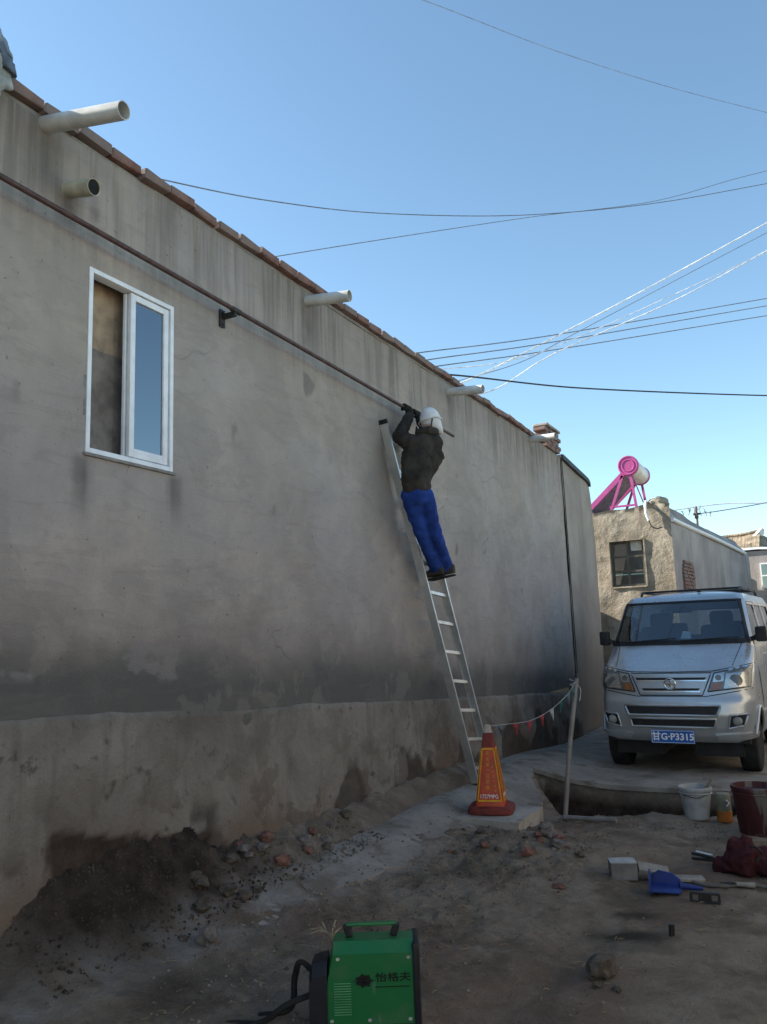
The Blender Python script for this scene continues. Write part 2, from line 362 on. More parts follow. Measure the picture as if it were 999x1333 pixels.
# ------------------------------------------------------------------ ground sheet
def gh(x, y):
    """height of the bare ground"""
    z = .10*sst(-x, 2.0, 3.2)*(1-sst(y, 9.0, 12.5)) + .08*sst(-x, 2.5, 3.3)*(1-sst(y, 9.5, 12.5))
    n = fbm(x, y, 1.3, 5, 3)-.5; n2 = fbm(x, y, 7., 4, 9)-.5; n3 = fbm(x, y, 23., 3, 21)-.5
    near = 1-sst(np.abs(y-5)+np.abs(x)*.6, 8, 16)
    rub = np.exp(-((x+2.15)**2/.30+(y-6.0)**2/.55))                    # broken-up soil beside the cone
    rub2 = np.exp(-((x+2.35)**2/.35+(y-4.3)**2/1.4))
    rough = .55 + 1.6*rub + 1.1*rub2
    rut = np.exp(-((x+1.25-.12*(y-5))/.16)**2)+np.exp(-((x+.1-.12*(y-5))/.16)**2)
    z = z - near*.025*rut*(.6+fbm(x, y, 3., 3, 66)) + near*(.05*n + .038*n2*rough + .028*n3*rough + .012*(fbm(x, y, 60., 2, 29)-.5)*rough) + .09*rub + .02*rub2
    # fillet of mortar and rubble at the wall foot
    f = sst(-x, 3.16+.05*(fbm(y, y*0, 2.3, 3, 4)-.5), 3.50)*(sst(y, 3.9, 5.2)*(1-sst(y, 7.9, 9.3)))
    z = z + f*(.17 + .10*(fbm(x, y, 6., 4, 5)-.5))
    # earth slumped out of the hollow in the plinth
    e = np.exp(-((x+3.56)/.26)**2)*np.exp(-((y-3.35)/.80)**4); z = z + e*(.44+.12*n2+.06*n3)
    e2 = np.exp(-((x+3.45)/.30)**2)*np.exp(-((y-4.45)/.5)**2); z = z + e2*(.10+.10*n2+.08*n3)
    # gutter gap beside the pavement
    # trench across the lane
    wx = x + .10*(fbm(x, y, 3., 3, 31)-.5); wy = y + .10*(fbm(x, y, 4., 3, 33)-.5)
    left = (wx+2.15) + (wy-7.35)*.52                                    # slanting left side
    t = sst(left, -.02, .06)*sst(wy-(7.40+.50*np.clip(x+2.0, 0, 1.2)), .0, .14)*(1-sst(y, 8.94, 8.99))*(1-sst(wx, -1.0, -.8))
    z = z - t*(.50 + .10*n + .10*n2)
    z = z + .05*np.exp(-((wy-(7.25+.50*np.clip(x+2.0, 0, 1.2)))/.16)**2)*sst(wx, -2.3, -1.9)*(1-sst(wx, -.7, -.4))*(.4+n2*2)
    return z
def lines(a, b, st, lo, hi, gr=1.22):
    L = list(np.arange(a, b+1e-6, st)); d = st; p = a; left = []
    while p > lo: d *= gr; p -= d; left.append(p)
    d = st; p = L[-1]; right = []
    while p < hi: d *= gr; p += d; right.append(p)
    return np.array(left[::-1]+L+right)
gx = lines(-3.7, .4, .024, -600, 600); gy = lines(2.2, 9.3, .024, -600, 900)
GX, GY = np.meshgrid(gx, gy); GZ = gh(GX, GY)
GZ = np.where((GX < -3.56) & (GY < 13), np.minimum(GZ, .60), GZ)
far = (GY > 9.0); GZ = np.where(far, np.minimum(GZ, gh(GX*0-1.5, GY*0+12.)-.06), GZ)
wet = np.maximum(np.exp(-((GX+1.08)/.23)**4-((GY-4.74)/.10)**2), .8*np.exp(-((GX+1.12)/.16)**2-((GY-5.14)/.07)**2))
wet = np.maximum(wet, .7*np.exp(-((GX+2.9)/.5)**2-((GY-3.1)/.35)**2)*fbm(GX, GY, 4, 3, 8)*1.4)
wet = np.clip(wet*(.55+.9*fbm(GX, GY, 9, 3, 77)), 0, .9)
bank = np.clip(np.exp(-((GX+3.50)/.33)**4)*np.exp(-((GY-3.45)/.95)**4)*1.25*(.5+fbm(GX, GY, 5, 3, 88)), 0, 1)
tr2 = ((GZ < -.10) & (GY > 7.2) & (GY < 9.2)).astype(float); bank = np.maximum(bank, tr2)
struct(gridmesh('ground', GX, GY, GZ, DIRT, attrs={'wet': wet, 'bank': bank, 'path': 1.*np.exp(-((GX+3.0-.10*(GY-4)+.25*(fbm(GX, GY, 1.2, 3, 41)-.5))/.22)**4)*(1-sst(GY, 5.2, 6.2))}))
def gz1(x, y): return float(gh(np.array([x], float), np.array([y], float))[0])

# concrete pavement along the wall (worn, broken outer edge)
def ribbon(name, ys, xl, xr, zf, th, mat, nx=14):
    m = MB(); top = []
    for y in ys:
        a, b = xl(y), xr(y); top.append([Vector((a+(b-a)*k/nx, y, zf(a+(b-a)*k/nx, y))) for k in range(nx+1)])
    vs = [p for r in top for p in r]; n = nx+1; ny = len(ys); o = len(vs)
    fs = [(i*n+j, i*n+j+1, (i+1)*n+j+1, (i+1)*n+j) for i in range(ny-1) for j in range(nx)]
    per = [j for j in range(n)] + [i*n+nx for i in range(1, ny)] + [(ny-1)*n+j for j in range(nx-1, -1, -1)] + [i*n for i in range(ny-2, 0, -1)]
    vs += [vs[i] - Vector((0, 0, th)) for i in per]
    L = len(per)
    fs += [(per[k], o+k, o+(k+1) % L, per[(k+1) % L]) for k in range(L)]
    m.add(vs, fs); return m.build(name, mat, smooth=40)
def slope(x, y): return .10*float(sst(np.float64(-x), 2.0, 3.2))*(1-float(sst(np.float64(y), 9., 12.5))) + .08*float(sst(np.float64(-x), 2.5, 3.3))*(1-float(sst(np.float64(y), 9.5, 12.5)))
def rn(y, s, sc=2.): return float(fbm(np.array([y]), np.array([s*3.7]), sc, 4, 50+s)[0])-.5
pv = struct(ribbon('pavement', list(np.arange(3.7, 8.97, .05)), lambda y: -3.245 + .03*rn(y, 1, 1.),
    lambda y: -2.80 + .24*float(sst(np.float64(y), 4.4, 6.2)) + .16*rn(y, 2, 1.6) + .10*rn(y, 3, 6.) + (.12 if y > 6.5 else 0) - .5*float(sst(np.float64(y), 7.4, 8.9)),
    lambda x, y: slope(x, y) + .022 + .012*(float(fbm(np.array([x]), np.array([y]), 3., 3, 5)[0])-.5) - .026*(1-float(sst(np.float64(y), 3.9, 5.2))) + .03*(float(fbm(np.array([x]), np.array([y]), 1.3, 3, 25)[0])-.5), .14, CONC))
rd = struct(ribbon('road', list(np.arange(8.98, 9.4, .06))+list(np.arange(9.5, 34, .8)), lambda y: -3.46, lambda y: 2.3,
    lambda x, y: slope(x, y) + .018 + .01*(float(fbm(np.array([x]), np.array([y]), 2., 3, 15)[0])-.5), .05, CONC, 40))
# loose grit
def grit(name, n, boxes, s0, s1, mat, seed, label='loose soil crumbs and grit scattered over the dirt lane'):
    rr = random.Random(seed); m = MB(); it = []
    for _ in range(n):
        x0, x1, y0, y1, w = rr.choices(boxes, [b[4] for b in boxes])[0]; it.append((rr.uniform(x0, x1), rr.uniform(y0, y1), s0 + (s1-s0)*rr.random()**3))
    zz_ = gh(np.array([i[0] for i in it]), np.array([i[1] for i in it]))
    for (x, y, s), z in zip(it, zz_):
        if x < -2.6 and 3.7 < y < 9: z = max(z, slope(x, y)+.022)
        z = float(z) + s*.2
        q = Matrix.Rotation(rr.uniform(0, 6.3), 3, (rr.random()-.5, rr.random()-.5, rr.random()-.4))
        vs = [Vector((x, y, z)) + q @ Vector(p)*s*rr.uniform(.7, 1.2) for p in ((1, 0, 0), (-1, .2, 0), (0, .8, 0), (.1, -.8, 0), (0, 0, .6), (.1, 0, -.6))]
        m.add(vs, [(0, 2, 4), (2, 1, 4), (1, 3, 4), (3, 0, 4), (2, 0, 5), (1, 2, 5), (3, 1, 5), (0, 3, 5)])
    return stuff(tag(m.build(name, mat, fix=False), label, 'grit'))
CRUMB = simple('soil crumbs', (.17, .14, .115), .97, var=.6, scale=5, bump=.5)
grit('loose_grit', 5000, [(-3.1, -.3, 2.4, 7.2, 3), (-2.7, -1.6, 5.2, 6.9, 5), (-2.9, -1.9, 2.8, 5.2, 4), (-3.4, -3.0, 4.4, 5.6, 3), (-2.2, -.8, 7.1, 7.5, 2)], .003, .016, CRUMB, 5)

grit('earth_crumbs', 1500, [(-3.52, -3.05, 2.6, 4.5, 1)], .003, .018, simple('dark earth crumbs', (.062, .047, .037), .97, var=.5, scale=6, bump=.5), 6, 'dark earth crumbs covering the soil bank under the wall')
rs_ = random.Random(8); m = MB(); ps = [(rs_.uniform(-3.0, -.3), rs_.uniform(2.6, 7.3)) for _ in range(320)]; hz_ = gh(np.array([p[0] for p in ps]), np.array([p[1] for p in ps]))
for (x, y), z in zip(ps, hz_):
    a = rs_.uniform(0, 6.3); L = rs_.uniform(.02, .07); z = float(z)+.006; d = V_ = Vector((math.cos(a), math.sin(a), rs_.uniform(-.1, .15))).normalized()*L
    m.tube([Vector((x, y, z)), Vector((x, y, z))+d*.5+Vector((0, 0, .004)), Vector((x, y, z))+d], .0018, 4)
stuff(tag(m.build('straw_litter', simple('dry straw', (.26, .21, .13), .9), fix=False), 'thin dry straw and twig litter strewn over the dirt lane', 'litter'))
# ------------------------------------------------------------------ main house with the long plaster wall
WX = -3.5; ZT = 4.565
house = thing('plastered_house', 'long single-storey house with stained grey cement plaster alley wall and brick coping', 'house', (WX, 6, 0))
def H(o): o.parent = house; o.matrix_parent_inverse = Matrix.Translation((-WX, -6, 0)); return o
WY0, WY1, WZ0, WZ1 = 3.07, 3.765, 2.74, 3.845
ys = np.unique(np.concatenate([np.arange(-4, 1.8, .2), np.arange(1.8, 13.03, .045), [WY0, WY1, 13.03]]))
zs = np.unique(np.concatenate([np.arange(.8, 4.56, .045), [WZ0, WZ1, ZT]]))
ys = np.array([y for y in ys if min(abs(y-WY0), abs(y-WY1)) > .02 or y in (WY0, WY1)]); zs = np.array([z for z in zs if min(abs(z-WZ0), abs(z-WZ1)) > .02 or z in (WZ0, WZ1)])
YY, ZZ = np.meshgrid(ys, zs)
XX = WX + .035*(fbm(YY, ZZ, .5, 3, 2)-.5) + .016*(fbm(YY, ZZ, 2.6, 4, 6)-.5)
dw = np.maximum(np.maximum(WY0-YY, YY-WY1), np.maximum(WZ0-ZZ, ZZ-WZ1)); XX = WX + (XX-WX)*sst(dw, 0, .25)
yc, zc = (ys[:-1]+ys[1:])/2, (zs[:-1]+zs[1:])/2
YC, ZC = np.meshgrid(yc, zc); keep = ~((YC > WY0) & (YC < WY1) & (ZC > WZ0) & (ZC < WZ1))
def sdrip(y0, z0, w, L, k): return k*np.exp(-((YY-y0)/w)**2)*sst(z0-ZZ, -.03, .03)*(1-sst(z0-ZZ, L*.2, L))
st = sdrip(3.05, 2.72, .05, .5, .7)+sdrip(3.79, 2.72, .05, .45, .7)+sdrip(2.75, 4.5, .10, .5, .7)+sdrip(5.37, 4.45, .09, .6, .7)+sdrip(8.36, 4.43, .1, .6, .6)+sdrip(2.9, 4.19, .06, .25, .9)+sdrip(11.4, 4.45, .15, .7, .5)
rim = np.exp(-(dw/.03)**2)*.5*(dw > 0); st = np.clip(st*(.5+fbm(YY, ZZ, 8, 3, 3)) + rim*fbm(YY, ZZ, 5, 3, 4)*1.2, 0, .85)
H(gridmesh('wall', XX, YY, ZZ, PLASTER, keep=keep, attrs={'stain': st}))
# plinth: proud by a few centimetres, top sloping with the lane, a hollow where the render fell off
def pltop(y): return 1.50-.06*y
ys2 = np.concatenate([np.arange(-4, 1.8, .2), np.arange(1.8, 13.0, .03), [13.03]]); tt = np.linspace(0, 1, 54)
Y2, T2 = np.meshgrid(ys2, tt); TOP = pltop(Y2) + .05*(fbm(Y2, Y2*0, 1.5, 6, 12)-.5); Z2 = -.35 + (TOP+.35)*T2
hol = (Y2-3.52)/.62 + .35*(fbm(Y2, Z2, 3., 4, 61)-.5); lim = .76 - .22*sst(Y2, 2.9, 4.1) + .16*(fbm(Y2, Z2*0, 5, 5, 62)-.5)
mud = sst(1-np.abs(hol), .0, .06)*sst(lim-Z2, .0, .03)
mud2 = sst(fbm(Y2, Z2, 2.2, 4, 71)+.25*sst(.55-Z2, 0, .4)+.1*sst(Y2, 4., 5), .69, .75)*sst(.75-Z2, 0, .2)
mm = np.maximum(mud, .75*mud2)
X2 = WX + .018 + .03*(fbm(Y2, Z2, 1.1, 4, 22)-.5) + .035*(fbm(Y2, Z2, 6, 5, 23)-.5) + .05*sst(.9-Z2, 0, .9) - .004*mud*(1+1.2*(fbm(Y2, Z2, 7, 3, 24)-.5)) - .012*mud2
X2 = X2 - .05*sst(T2, .985, 1.0); 
H(gridmesh('plinth', X2, Y2, Z2, PLINTH, attrs={'mud': mm}))
# body of the house behind the wall: far gable end, flat earth roof
H(MB().box((-6.6, 13.0-.12, 2.2), (6.1, .24, 4.9)).build('end_wall', PLASTER))
H(MB().box((-6.62, 4.4, 4.42), (6.1, 16.9, .16)).build('roof', ROOFM))
# room seen through the open sash
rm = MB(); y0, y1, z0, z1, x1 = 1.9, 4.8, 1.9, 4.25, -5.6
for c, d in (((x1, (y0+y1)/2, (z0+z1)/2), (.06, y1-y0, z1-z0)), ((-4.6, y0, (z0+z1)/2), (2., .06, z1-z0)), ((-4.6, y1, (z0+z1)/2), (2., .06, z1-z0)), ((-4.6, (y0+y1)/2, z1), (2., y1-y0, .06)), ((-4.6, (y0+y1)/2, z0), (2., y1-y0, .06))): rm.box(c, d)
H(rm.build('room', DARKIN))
CURT = m_cloth('brown curtain', (.36, .27, .19))
def drape(x, z0, z1): return MB().loft([[Vector((x+.006*math.sin(k*1.9), 2.55+k*.05, z)) for k in range(40)] for z in (z0, (z0+z1)/2, z1)], False, False)
H(drape(-3.66, 3.42, 4.15).build('curtain', CURT)); H(drape(-3.65, 1.95, 3.43).build('lower_curtain', m_cloth('grey curtain', (.20, .17, .15))))
# reveal, window frame and sashes
rv = MB(); d = .10
for c, s in (((WX-d/2, WY0-.012, (WZ0+WZ1)/2), (d, .02, WZ1-WZ0+.04)), ((WX-d/2, WY1+.012, (WZ0+WZ1)/2), (d, .02, WZ1-WZ0+.04)), ((WX-d/2, (WY0+WY1)/2, WZ1+.012), (d, WY1-WY0, .02)), ((WX-d/2, (WY0+WY1)/2, WZ0-.012), (d, WY1-WY0, .02))): rv.box(c, s)
H(rv.build('window_reveal', MORTAR))
win = link('window', None, None, house); win.location = (0, 0, 0)
def frame(a0, a1, b0, b1, x, w, dep, wb=None):
    m = MB(); wb = wb or w
    m.box((x, a0+w/2, (b0+b1)/2), (dep, w, b1-b0), bev=.004); m.box((x, a1-w/2, (b0+b1)/2), (dep, w, b1-b0), bev=.004)
    m.box((x, (a0+a1)/2, b1-w/2), (dep*.98, a1-a0-2*w, w), bev=.004); m.box((x, (a0+a1)/2, b0+wb/2), (dep*.98, a1-a0-2*w, wb), bev=.004); return m
OFF = Vector((-WX, -6, 0))
def W(m, name, mat, parent=win):
    m.v = [tuple(Vector(v)+OFF) for v in m.v]; return m.build(name, mat, parent, smooth=30)
W(frame(WY0, WY1, WZ0, WZ1, WX-.032, .029, .075), 'window_frame', UPVC)
W(frame(3.40, WY1-.038, WZ0+.036, WZ1-.036, WX-.018, .040, .028, .055), 'sliding_sash', UPVC)
W(frame(3.39, WY1-.05, WZ0+.036, WZ1-.036, WX-.052, .028, .022), 'fixed_sash', UPVC)
W(MB().box((WX-.020, (3.44+WY1-.08)/2, (WZ0+WZ1)/2+.007), (.005, WY1-.08-3.44, WZ1-WZ0-.172)), 'pane', GLASS)
W(MB().box((WX-.02, (WY0+WY1)/2, WZ0-.012), (.075, WY1-WY0+.03, .02), bev=.006), 'window_sill', MORTAR)
# coping: two courses of bricks, each brick its own piece
def brickmesh(L, Wd, Hh, seed):
    bm = bmesh.new(); bmesh.ops.create_cube(bm, size=1)
    for v in bm.verts: v.co = Vector((v.co.x*Wd, v.co.y*L, v.co.z*Hh))
    bmesh.ops.bevel(bm, geom=bm.edges[:], offset=.008, segments=1, affect='EDGES')
    rr = random.Random(seed)
    for v in bm.verts: v.co += Vector((rr.uniform(-1, 1), rr.uniform(-1, 1), rr.uniform(-1, 1)))*.006
    me = bpy.data.meshes.new('brick'); bm.to_mesh(me); bm.free(); me.materials.append(BRICK); return me
BM = [brickmesh(.232, .2, .062, i) for i in range(4)]
rr = random.Random(3)
def put(me, loc, e=(0, 0, 0), parent=house, off=None):
    o = bpy.data.objects.new('brick', me); COL.objects.link(o); o.parent = parent
    o.location = Vector(loc) + (OFF if off is None else off); o.rotation_euler = e; return o
for course in range(1):
    y = .6 + course*.12
    while y < 12.15:
        put(rr.choice(BM), (WX-.05+(.012 if course else 0)+rr.uniform(-.014, .014), y, ZT+.056+course*.070+rr.uniform(-.007, .007)), (rr.uniform(-.035, .035), rr.uniform(-.05, .05), rr.uniform(-.05, .05)))
        y += .246
H(MB().box((WX-.10, 6.4, ZT+.010), (.20, 11.6, .028)).build('mortar_bed', MORTAR))
# brick stub pillar at the far end of the coping
for c in range(5):
    for k in range(3):
        put(rr.choice(BM), (WX-.06+rr.uniform(-.01, .01), 12.24+k*.246+(.1 if c % 2 else 0), ZT+.036+c*.068), (0, 0, rr.uniform(-.03, .03)))
MORT_T = MB()
for k in range(46): MORT_T.blob((WX-.10, .8+k*.246+rr.uniform(-.05, .05), ZT+.085), (.085, .13, .022+.012*rr.random()), .3, 2, 1, k)
H(MORT_T.build('coping_mortar', ROOFM))
H(MB().box((WX-.06, 12.55, ZT+.385), (.24, .74, .04), bev=.01).build('pillar_cap', CONC2))
# roof drain spouts and vent stub
def hollow(m, a, b, r, w=.005, seg=18):
    a, b = Vector(a), Vector(b); t = (b-a).normalized(); q = t.orthogonal().normalized(); p = t.cross(q)
    ring = lambda c, rad: [c+(q*math.cos(i*2*math.pi/seg)+p*math.sin(i*2*math.pi/seg))*rad for i in range(seg)]
    return m.loft([ring(a, r), ring(b, r), ring(b, r-w), ring(b-t*.25*(b-a).length, r-w)], True, False)
for (a, b, r) in (((-3.62, 2.73, 4.565), (-2.94, 2.78, 4.455), .048), ((-3.62, 5.36, 4.495), (-3.11, 5.41, 4.455), .048), ((-3.62, 8.33, 4.475), (-3.06, 8.30, 4.415), .05), ((-3.62, 11.4, 4.53), (-3.08, 11.3, 4.50), .05)):
    m = hollow(MB(), a, b, r); m.v = [tuple(Vector(v)+OFF) for v in m.v]; o = m.build('drain_spout', PVC, house, 40)
    a, b = Vector(a), Vector(b); q = a.lerp(b, .72); m = MB().tube([q+OFF, q+OFF+(b-a)*.005], r-.0055, 16); m.build('bore', BLACKH, o)  # black disc stands in for the shade inside the spout
m = hollow(MB(), (-3.6, 2.9, 4.255), (-3.29, 2.905, 4.19), .047, .004); m.v = [tuple(Vector(v)+OFF) for v in m.v]; vt = m.build('vent_stub', simple('cream pvc', (.42, .39, .30), .5, scale=12), house, 40)
m = MB().tube([(-3.34, 2.904, 4.2005), (-3.30, 2.905, 4.192)], .0425, 18); m.v = [tuple(Vector(v)+OFF) for v in m.v]; m.build('bore', BLACKH, vt)  # black disc painting the dark inside of the vent

# curved courtyard wall beyond
cw = thing('courtyard_wall', 'curved grey plaster wall with dark coping beyond the long house wall', 'wall', (-3.5, 13.2, 0))
def cpath(s):
    if s < 1.5: return Vector((-3.5, 13.065+s, 0)), Vector((1, 0, 0))
    a = (s-1.5)/4.2; return Vector((-7.7+4.2*math.cos(a), 14.565+4.2*math.sin(a), 0)), Vector((math.cos(a), math.sin(a), 0))
ctop = lambda s: 4.56 - .085*s - .10*float(sst(np.float64(s), 1.65, 2.2)) - 1.9*float(sst(np.float64(s), 1.85, 3.4))
ss = np.concatenate([np.arange(0, 3.4, .06), np.arange(3.5, 7, .3)])
rows = []
for k in range(50):
    t = k/49; row = []
    for s in ss:
        p, n = cpath(s); z = -.3+(ctop(s)+.3)*t
        row.append(p + n*(.03*(float(fbm(np.array([s]), np.array([z]), 1.2, 3, 44)[0])-.5)) + Vector((0, 0, z)))
    rows.append(row)
rows.append([cpath(s)[0]-cpath(s)[1]*.3+Vector((0, 0, ctop(s))) for s in ss]); rows.append([cpath(s)[0]-cpath(s)[1]*.3+Vector((0, 0, -.3)) for s in ss])
OC = Vector((3.5, -13.2, 0)); m = MB().loft([[p+OC for p in r] for r in rows], False, False)
def m_cwall():
    g = G('courtyard plaster', .94, 0, .12); z = g.xyz()[2]
    c = g.mix(g.rng(g.noise(1.1, 5, .6, dist=.5), .3, .7), (.27, .235, .205), (.36, .315, .275))
    c = g.mix(g.ma('MULTIPLY', g.rng(g.noise(1, 4, .6, g.mp((1, 1.6, .25))), .5, .7), .4), c, (.17, .155, .14))
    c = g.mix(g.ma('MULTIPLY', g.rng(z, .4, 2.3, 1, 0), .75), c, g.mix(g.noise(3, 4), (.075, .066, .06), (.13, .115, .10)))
    g.col(c); return g.bump(g.noise(14, 5, .65), .5, .02).m
m.build('wall', m_cwall(), cw, 60)
cp = MB(); r4 = []
for s in np.arange(-.02, 1.86, .067):
    p, n = cpath(max(s, 0)); p = p + Vector((0, min(s, 0), 0)); z = ctop(max(s, 0)); r4.append([p+OC+n*.05+Vector((0, 0, z-.03)), p+OC+n*.05+Vector((0, 0, z+.05)), p+OC-n*.3+Vector((0, 0, z+.05)), p+OC-n*.3+Vector((0, 0, z-.03))])
cp.loft(r4); cp.build('coping', simple('slate coping', (.05, .058, .066), .7), cw)
tag(MB().tube(spline([(-3.485, 13.045, 4.62), (-3.475, 13.04, 3.9), (-3.475, 13.05, 3.0), (-3.47, 13.04, 2.2), (-3.465, 13.03, 1.5), (-3.45, 12.97, 1.0)], 8), .008, 8).build('cable', WIREB, smooth=60), 'black cable running down the joint between the two grey walls', 'cable')

# cloth bundle over the roof corner at the left
tb = thing('tarpaulin_bundle', 'grey-blue cloth bundle draped over the brick coping in the upper left corner', 'tarpaulin', (-3.5, 2.21, 4.58))
tb.scale = (.8, .8, .8)
def lump(segs, seed, amp=.03):
    m = MB(); rings = []
    for i, (c, a, b) in enumerate(segs):
        ring = []
        for k in range(28):
            t = k*2*math.pi/28; f = 1+.16*mnoise.noise(Vector((math.cos(t)*2.2+seed, math.sin(t)*2.2, i*.55)))+.10*math.sin(7*t+i*.4)
            ring.append(Vector(c)+Vector((math.cos(t)*a*f, math.sin(t)*b*f, .02*math.sin(3*t+i))))
        rings.append(ring)
    return m.loft(rings)
TB1 = m_cloth('blue grey cloth', (.24, .29, .34)); TB2 = m_cloth('pale sacking', (.34, .36, .35)); TB3 = m_cloth('dark band', (.12, .15, .19))
lump([((0, .02, .34), .04, .06), ((.02, .03, .32), .15, .17), ((.03, .04, .24), .20, .235), ((.03, .05, .15), .22, .27), ((.03, .05, .12), .21, .27)], 1).build('cover', TB1, tb, 50); fuse(COL.objects[-1], .016, 5, .5, (.06, .05))
lump([((.03, .05, .13), .225, .275), ((.03, .055, .06), .23, .29), ((.04, .05, .03), .22, .28)], 2).build('band', TB3, tb, 50); fuse(COL.objects[-1], .016, 4, .5, (.06, .04))
lump([((.03, .05, .05), .21, .27), ((.05, .04, -.03), .17, .26), ((.08, .02, -.10), .12, .22), ((.08, .0, -.22), .09, .19), ((.07, -.02, -.36), .07, .15), ((.06, -.03, -.42), .03, .08)], 3).build('hanging_skirt', TB2, tb, 50); fuse(COL.objects[-1], .016, 5, .5, (.06, .05))

# long pipe being fixed to the wall, and its bracket
pp = lambda y: Vector((-3.375, y, 4.045-.0225*(y-1.0)-.0008*(y-4.5)**2))
tag(MB().tube([pp(y) for y in np.arange(1.2, 8.14, .25)]+[pp(8.12)], .0165, 14).build('steel_pipe', RUSTP, smooth=60), 'long red-brown steel pipe running slanting across the plaster wall', 'pipe')
bk = thing('pipe_bracket', 'black steel wall bracket holding the red-brown pipe beside the window', 'bracket', (-3.48, 4.24, 3.93))
MB().box((-.005, 0, 0), (.012, .055, .13), bev=.003).build('plate', BLKMET, bk)
MB().box((.055, .01, .015), (.11, .03, .035), bev=.003).build('arm', BLKMET, bk)
MB().tube([(.105, -.03, .04), (.105, .06, .038)], .021, 14).build('clamp', BLKMET, bk)
for z in (-.045, .045): MB().tube([(.0, 0, z), (.012, 0, z)], .009, 6).build('bolt', BLKMET, bk)

# ------------------------------------------------------------------ ladder
lad = thing('ladder', 'aluminium ladder leaning against the plaster wall under the worker', 'ladder', (-3.15, 7.7, .22))
LT, LF = Vector((-3.465, 6.60, 3.70)), Vector((-3.15, 7.70, .20)); LO = -Vector((-3.15, 7.7, .22)); LW = Vector((.045, .36, -.035))
NRM = Vector((.96, 0, .1)).normalized()
for q in (Vector((0, 0, 0)), LW):
    a, b = LT+q+LO, LF+q+LO; t = (b-a).normalized(); yv = Vector((0, 1, 0)); yv = (yv-t*yv.dot(t)).normalized(); n = yv.cross(t).normalized()
    prof = [(-.04, -.012), (.04, -.012), (.04, .012), (.034, .012), (.034, -.006), (-.034, -.006), (-.034, .012), (-.04, .012)]
    sg = 1 if q.length == 0 else -1
    m = MB(); m.loft([[c + n*u + yv*v*sg for u, v in prof] for c in (a, b)]); r = m.build('rail', ALU, lad)
    MB().bar(b+t*.0, b+t*.05, .05, .09, n).build('foot', RUBBER, r); MB().bar(a-t*.03, a+t*.015, .03, .086, n).build('end_cap', RUBBER, r)
ll = (LF-LT).length; nr = 12
def lpt(f, g=.5): return LT.lerp(LF, f)+LW*g
for k in range(nr):
    f = .045+k*.083; a = lpt(f, 0)+LO; b = lpt(f, 1)+LO
    m = MB().bar(a, b, .03, .032, NRM); m.build('rung', ALU, lad)

# ------------------------------------------------------------------ worker
per = thing('person', 'worker in black jacket, blue trousers and white hood standing on the ladder holding the pipe', 'person', (-3.25, 7.2, 2.25))
PO = Vector((3.25, -7.2, -2.25))
def mbp(chains, name, mat, voxel, parent=per, it=6, disp=None, seg=14):
    m = MB()
    for pts, rs in chains:
        P = [Vector(p)+PO for p in pts]
        t0 = (P[0]-P[1]).normalized(); t1 = (P[-1]-P[-2]).normalized()
        P = [P[0]+t0*rs[0]*.75, P[0]+t0*rs[0]*.45] + P + [P[-1]+t1*rs[-1]*.45, P[-1]+t1*rs[-1]*.75]; rs = [rs[0]*.35, rs[0]*.8]+list(rs)+[rs[-1]*.8, rs[-1]*.35]
        m.tube(P, rs, seg)
    o = m.build(name, mat, parent); return fuse(o, voxel, it, .5, disp)
V = Vector
shL, shR = V((-3.16, 6.56, 3.44)), V((-3.00, 6.76, 3.45)); neck = V((-3.07, 6.71, 3.53)); head = V((-3.08, 6.84, 3.715))
hdR = pp(7.12); hdL = pp(6.92)
wrL, wrR = hdL+V((.055, -.03, -.095)), hdR+V((.065, -.02, -.07))
elL, elR = V((-3.31, 6.62, 3.54)), V((-3.14, 6.92, 3.63))
waist = V((-3.10, 6.55, 3.10)); pel = V((-3.125, 6.57, 2.99))
hpL, hpR = V((-3.18, 6.54, 2.96)), V((-3.08, 6.65, 2.95)); knL, knR = V((-3.23, 6.86, 2.62)), V((-3.13, 6.95, 2.63))
anL, anR = V((-3.27, 7.25, 2.34)), V((-3.19, 7.33, 2.35))
SKIN = simple('skin', (.34, .2, .14), .6, var=.1)
JACK = m_cloth('black jacket', (.040, .034, .029), var=.35); TROU = m_cloth('blue work trousers', (.021, .052, .235), var=.25)
HOODM = m_cloth('white hood', (.62, .61, .62), var=.08); GLOV = m_cloth('dark glove', (.022, .022, .02)); GLOV2 = m_cloth('olive dark glove', (.035, .036, .026)); SHOE = simple('brown shoe', (.045, .038, .032), .8, bump=.3)
mbp([([head+V((0, 0, .07)), head, head+V((0, -.02, -.08)), neck], [.05, .07, .06, .05]), ([neck, (shL+shR)/2-V((0, 0, .08)), waist, pel], [.05, .10, .09, .08]),
     ([shL, elL, wrL], [.055, .042, .03]), ([shR, elR, wrR], [.055, .042, .03]), ([neck, shL], [.05, .055]), ([neck, shR], [.05, .055]),
     ([hpL, knL, anL], [.06, .05, .035]), ([hpR, knR, anR], [.06, .05, .035]), ([hpL, hpR], [.06, .06])], 'body', SKIN, .016)
mid = (shL+shR)/2
mbp([([mid+V((0, 0, .015)), mid-V((0, 0, .12)), waist.lerp(mid, .35), waist, waist-V((0, -.0, .06))], [.10, .138, .134, .120, .124]), ([shL, shR], [.088, .088]), ([neck, mid], [.07, .10]),
     ([shL, shL.lerp(elL, .5), elL, elL.lerp(wrL, .5), wrL], [.085, .076, .068, .058, .048]), ([shR, shR.lerp(elR, .5), elR, elR.lerp(wrR, .5), wrR], [.085, .076, .068, .058, .048]),
     ([shL-V((0, 0, .1)), waist+V((-.04, -.06, 0)), waist+V((-.06, -.07, -.09))], [.09, .09, .07]), ([shR-V((0, 0, .1)), waist+V((.02, .07, 0)), waist+V((.03, .10, -.14))], [.09, .08, .05])], 'jacket', JACK, .013, it=5, disp=(.055, .03))
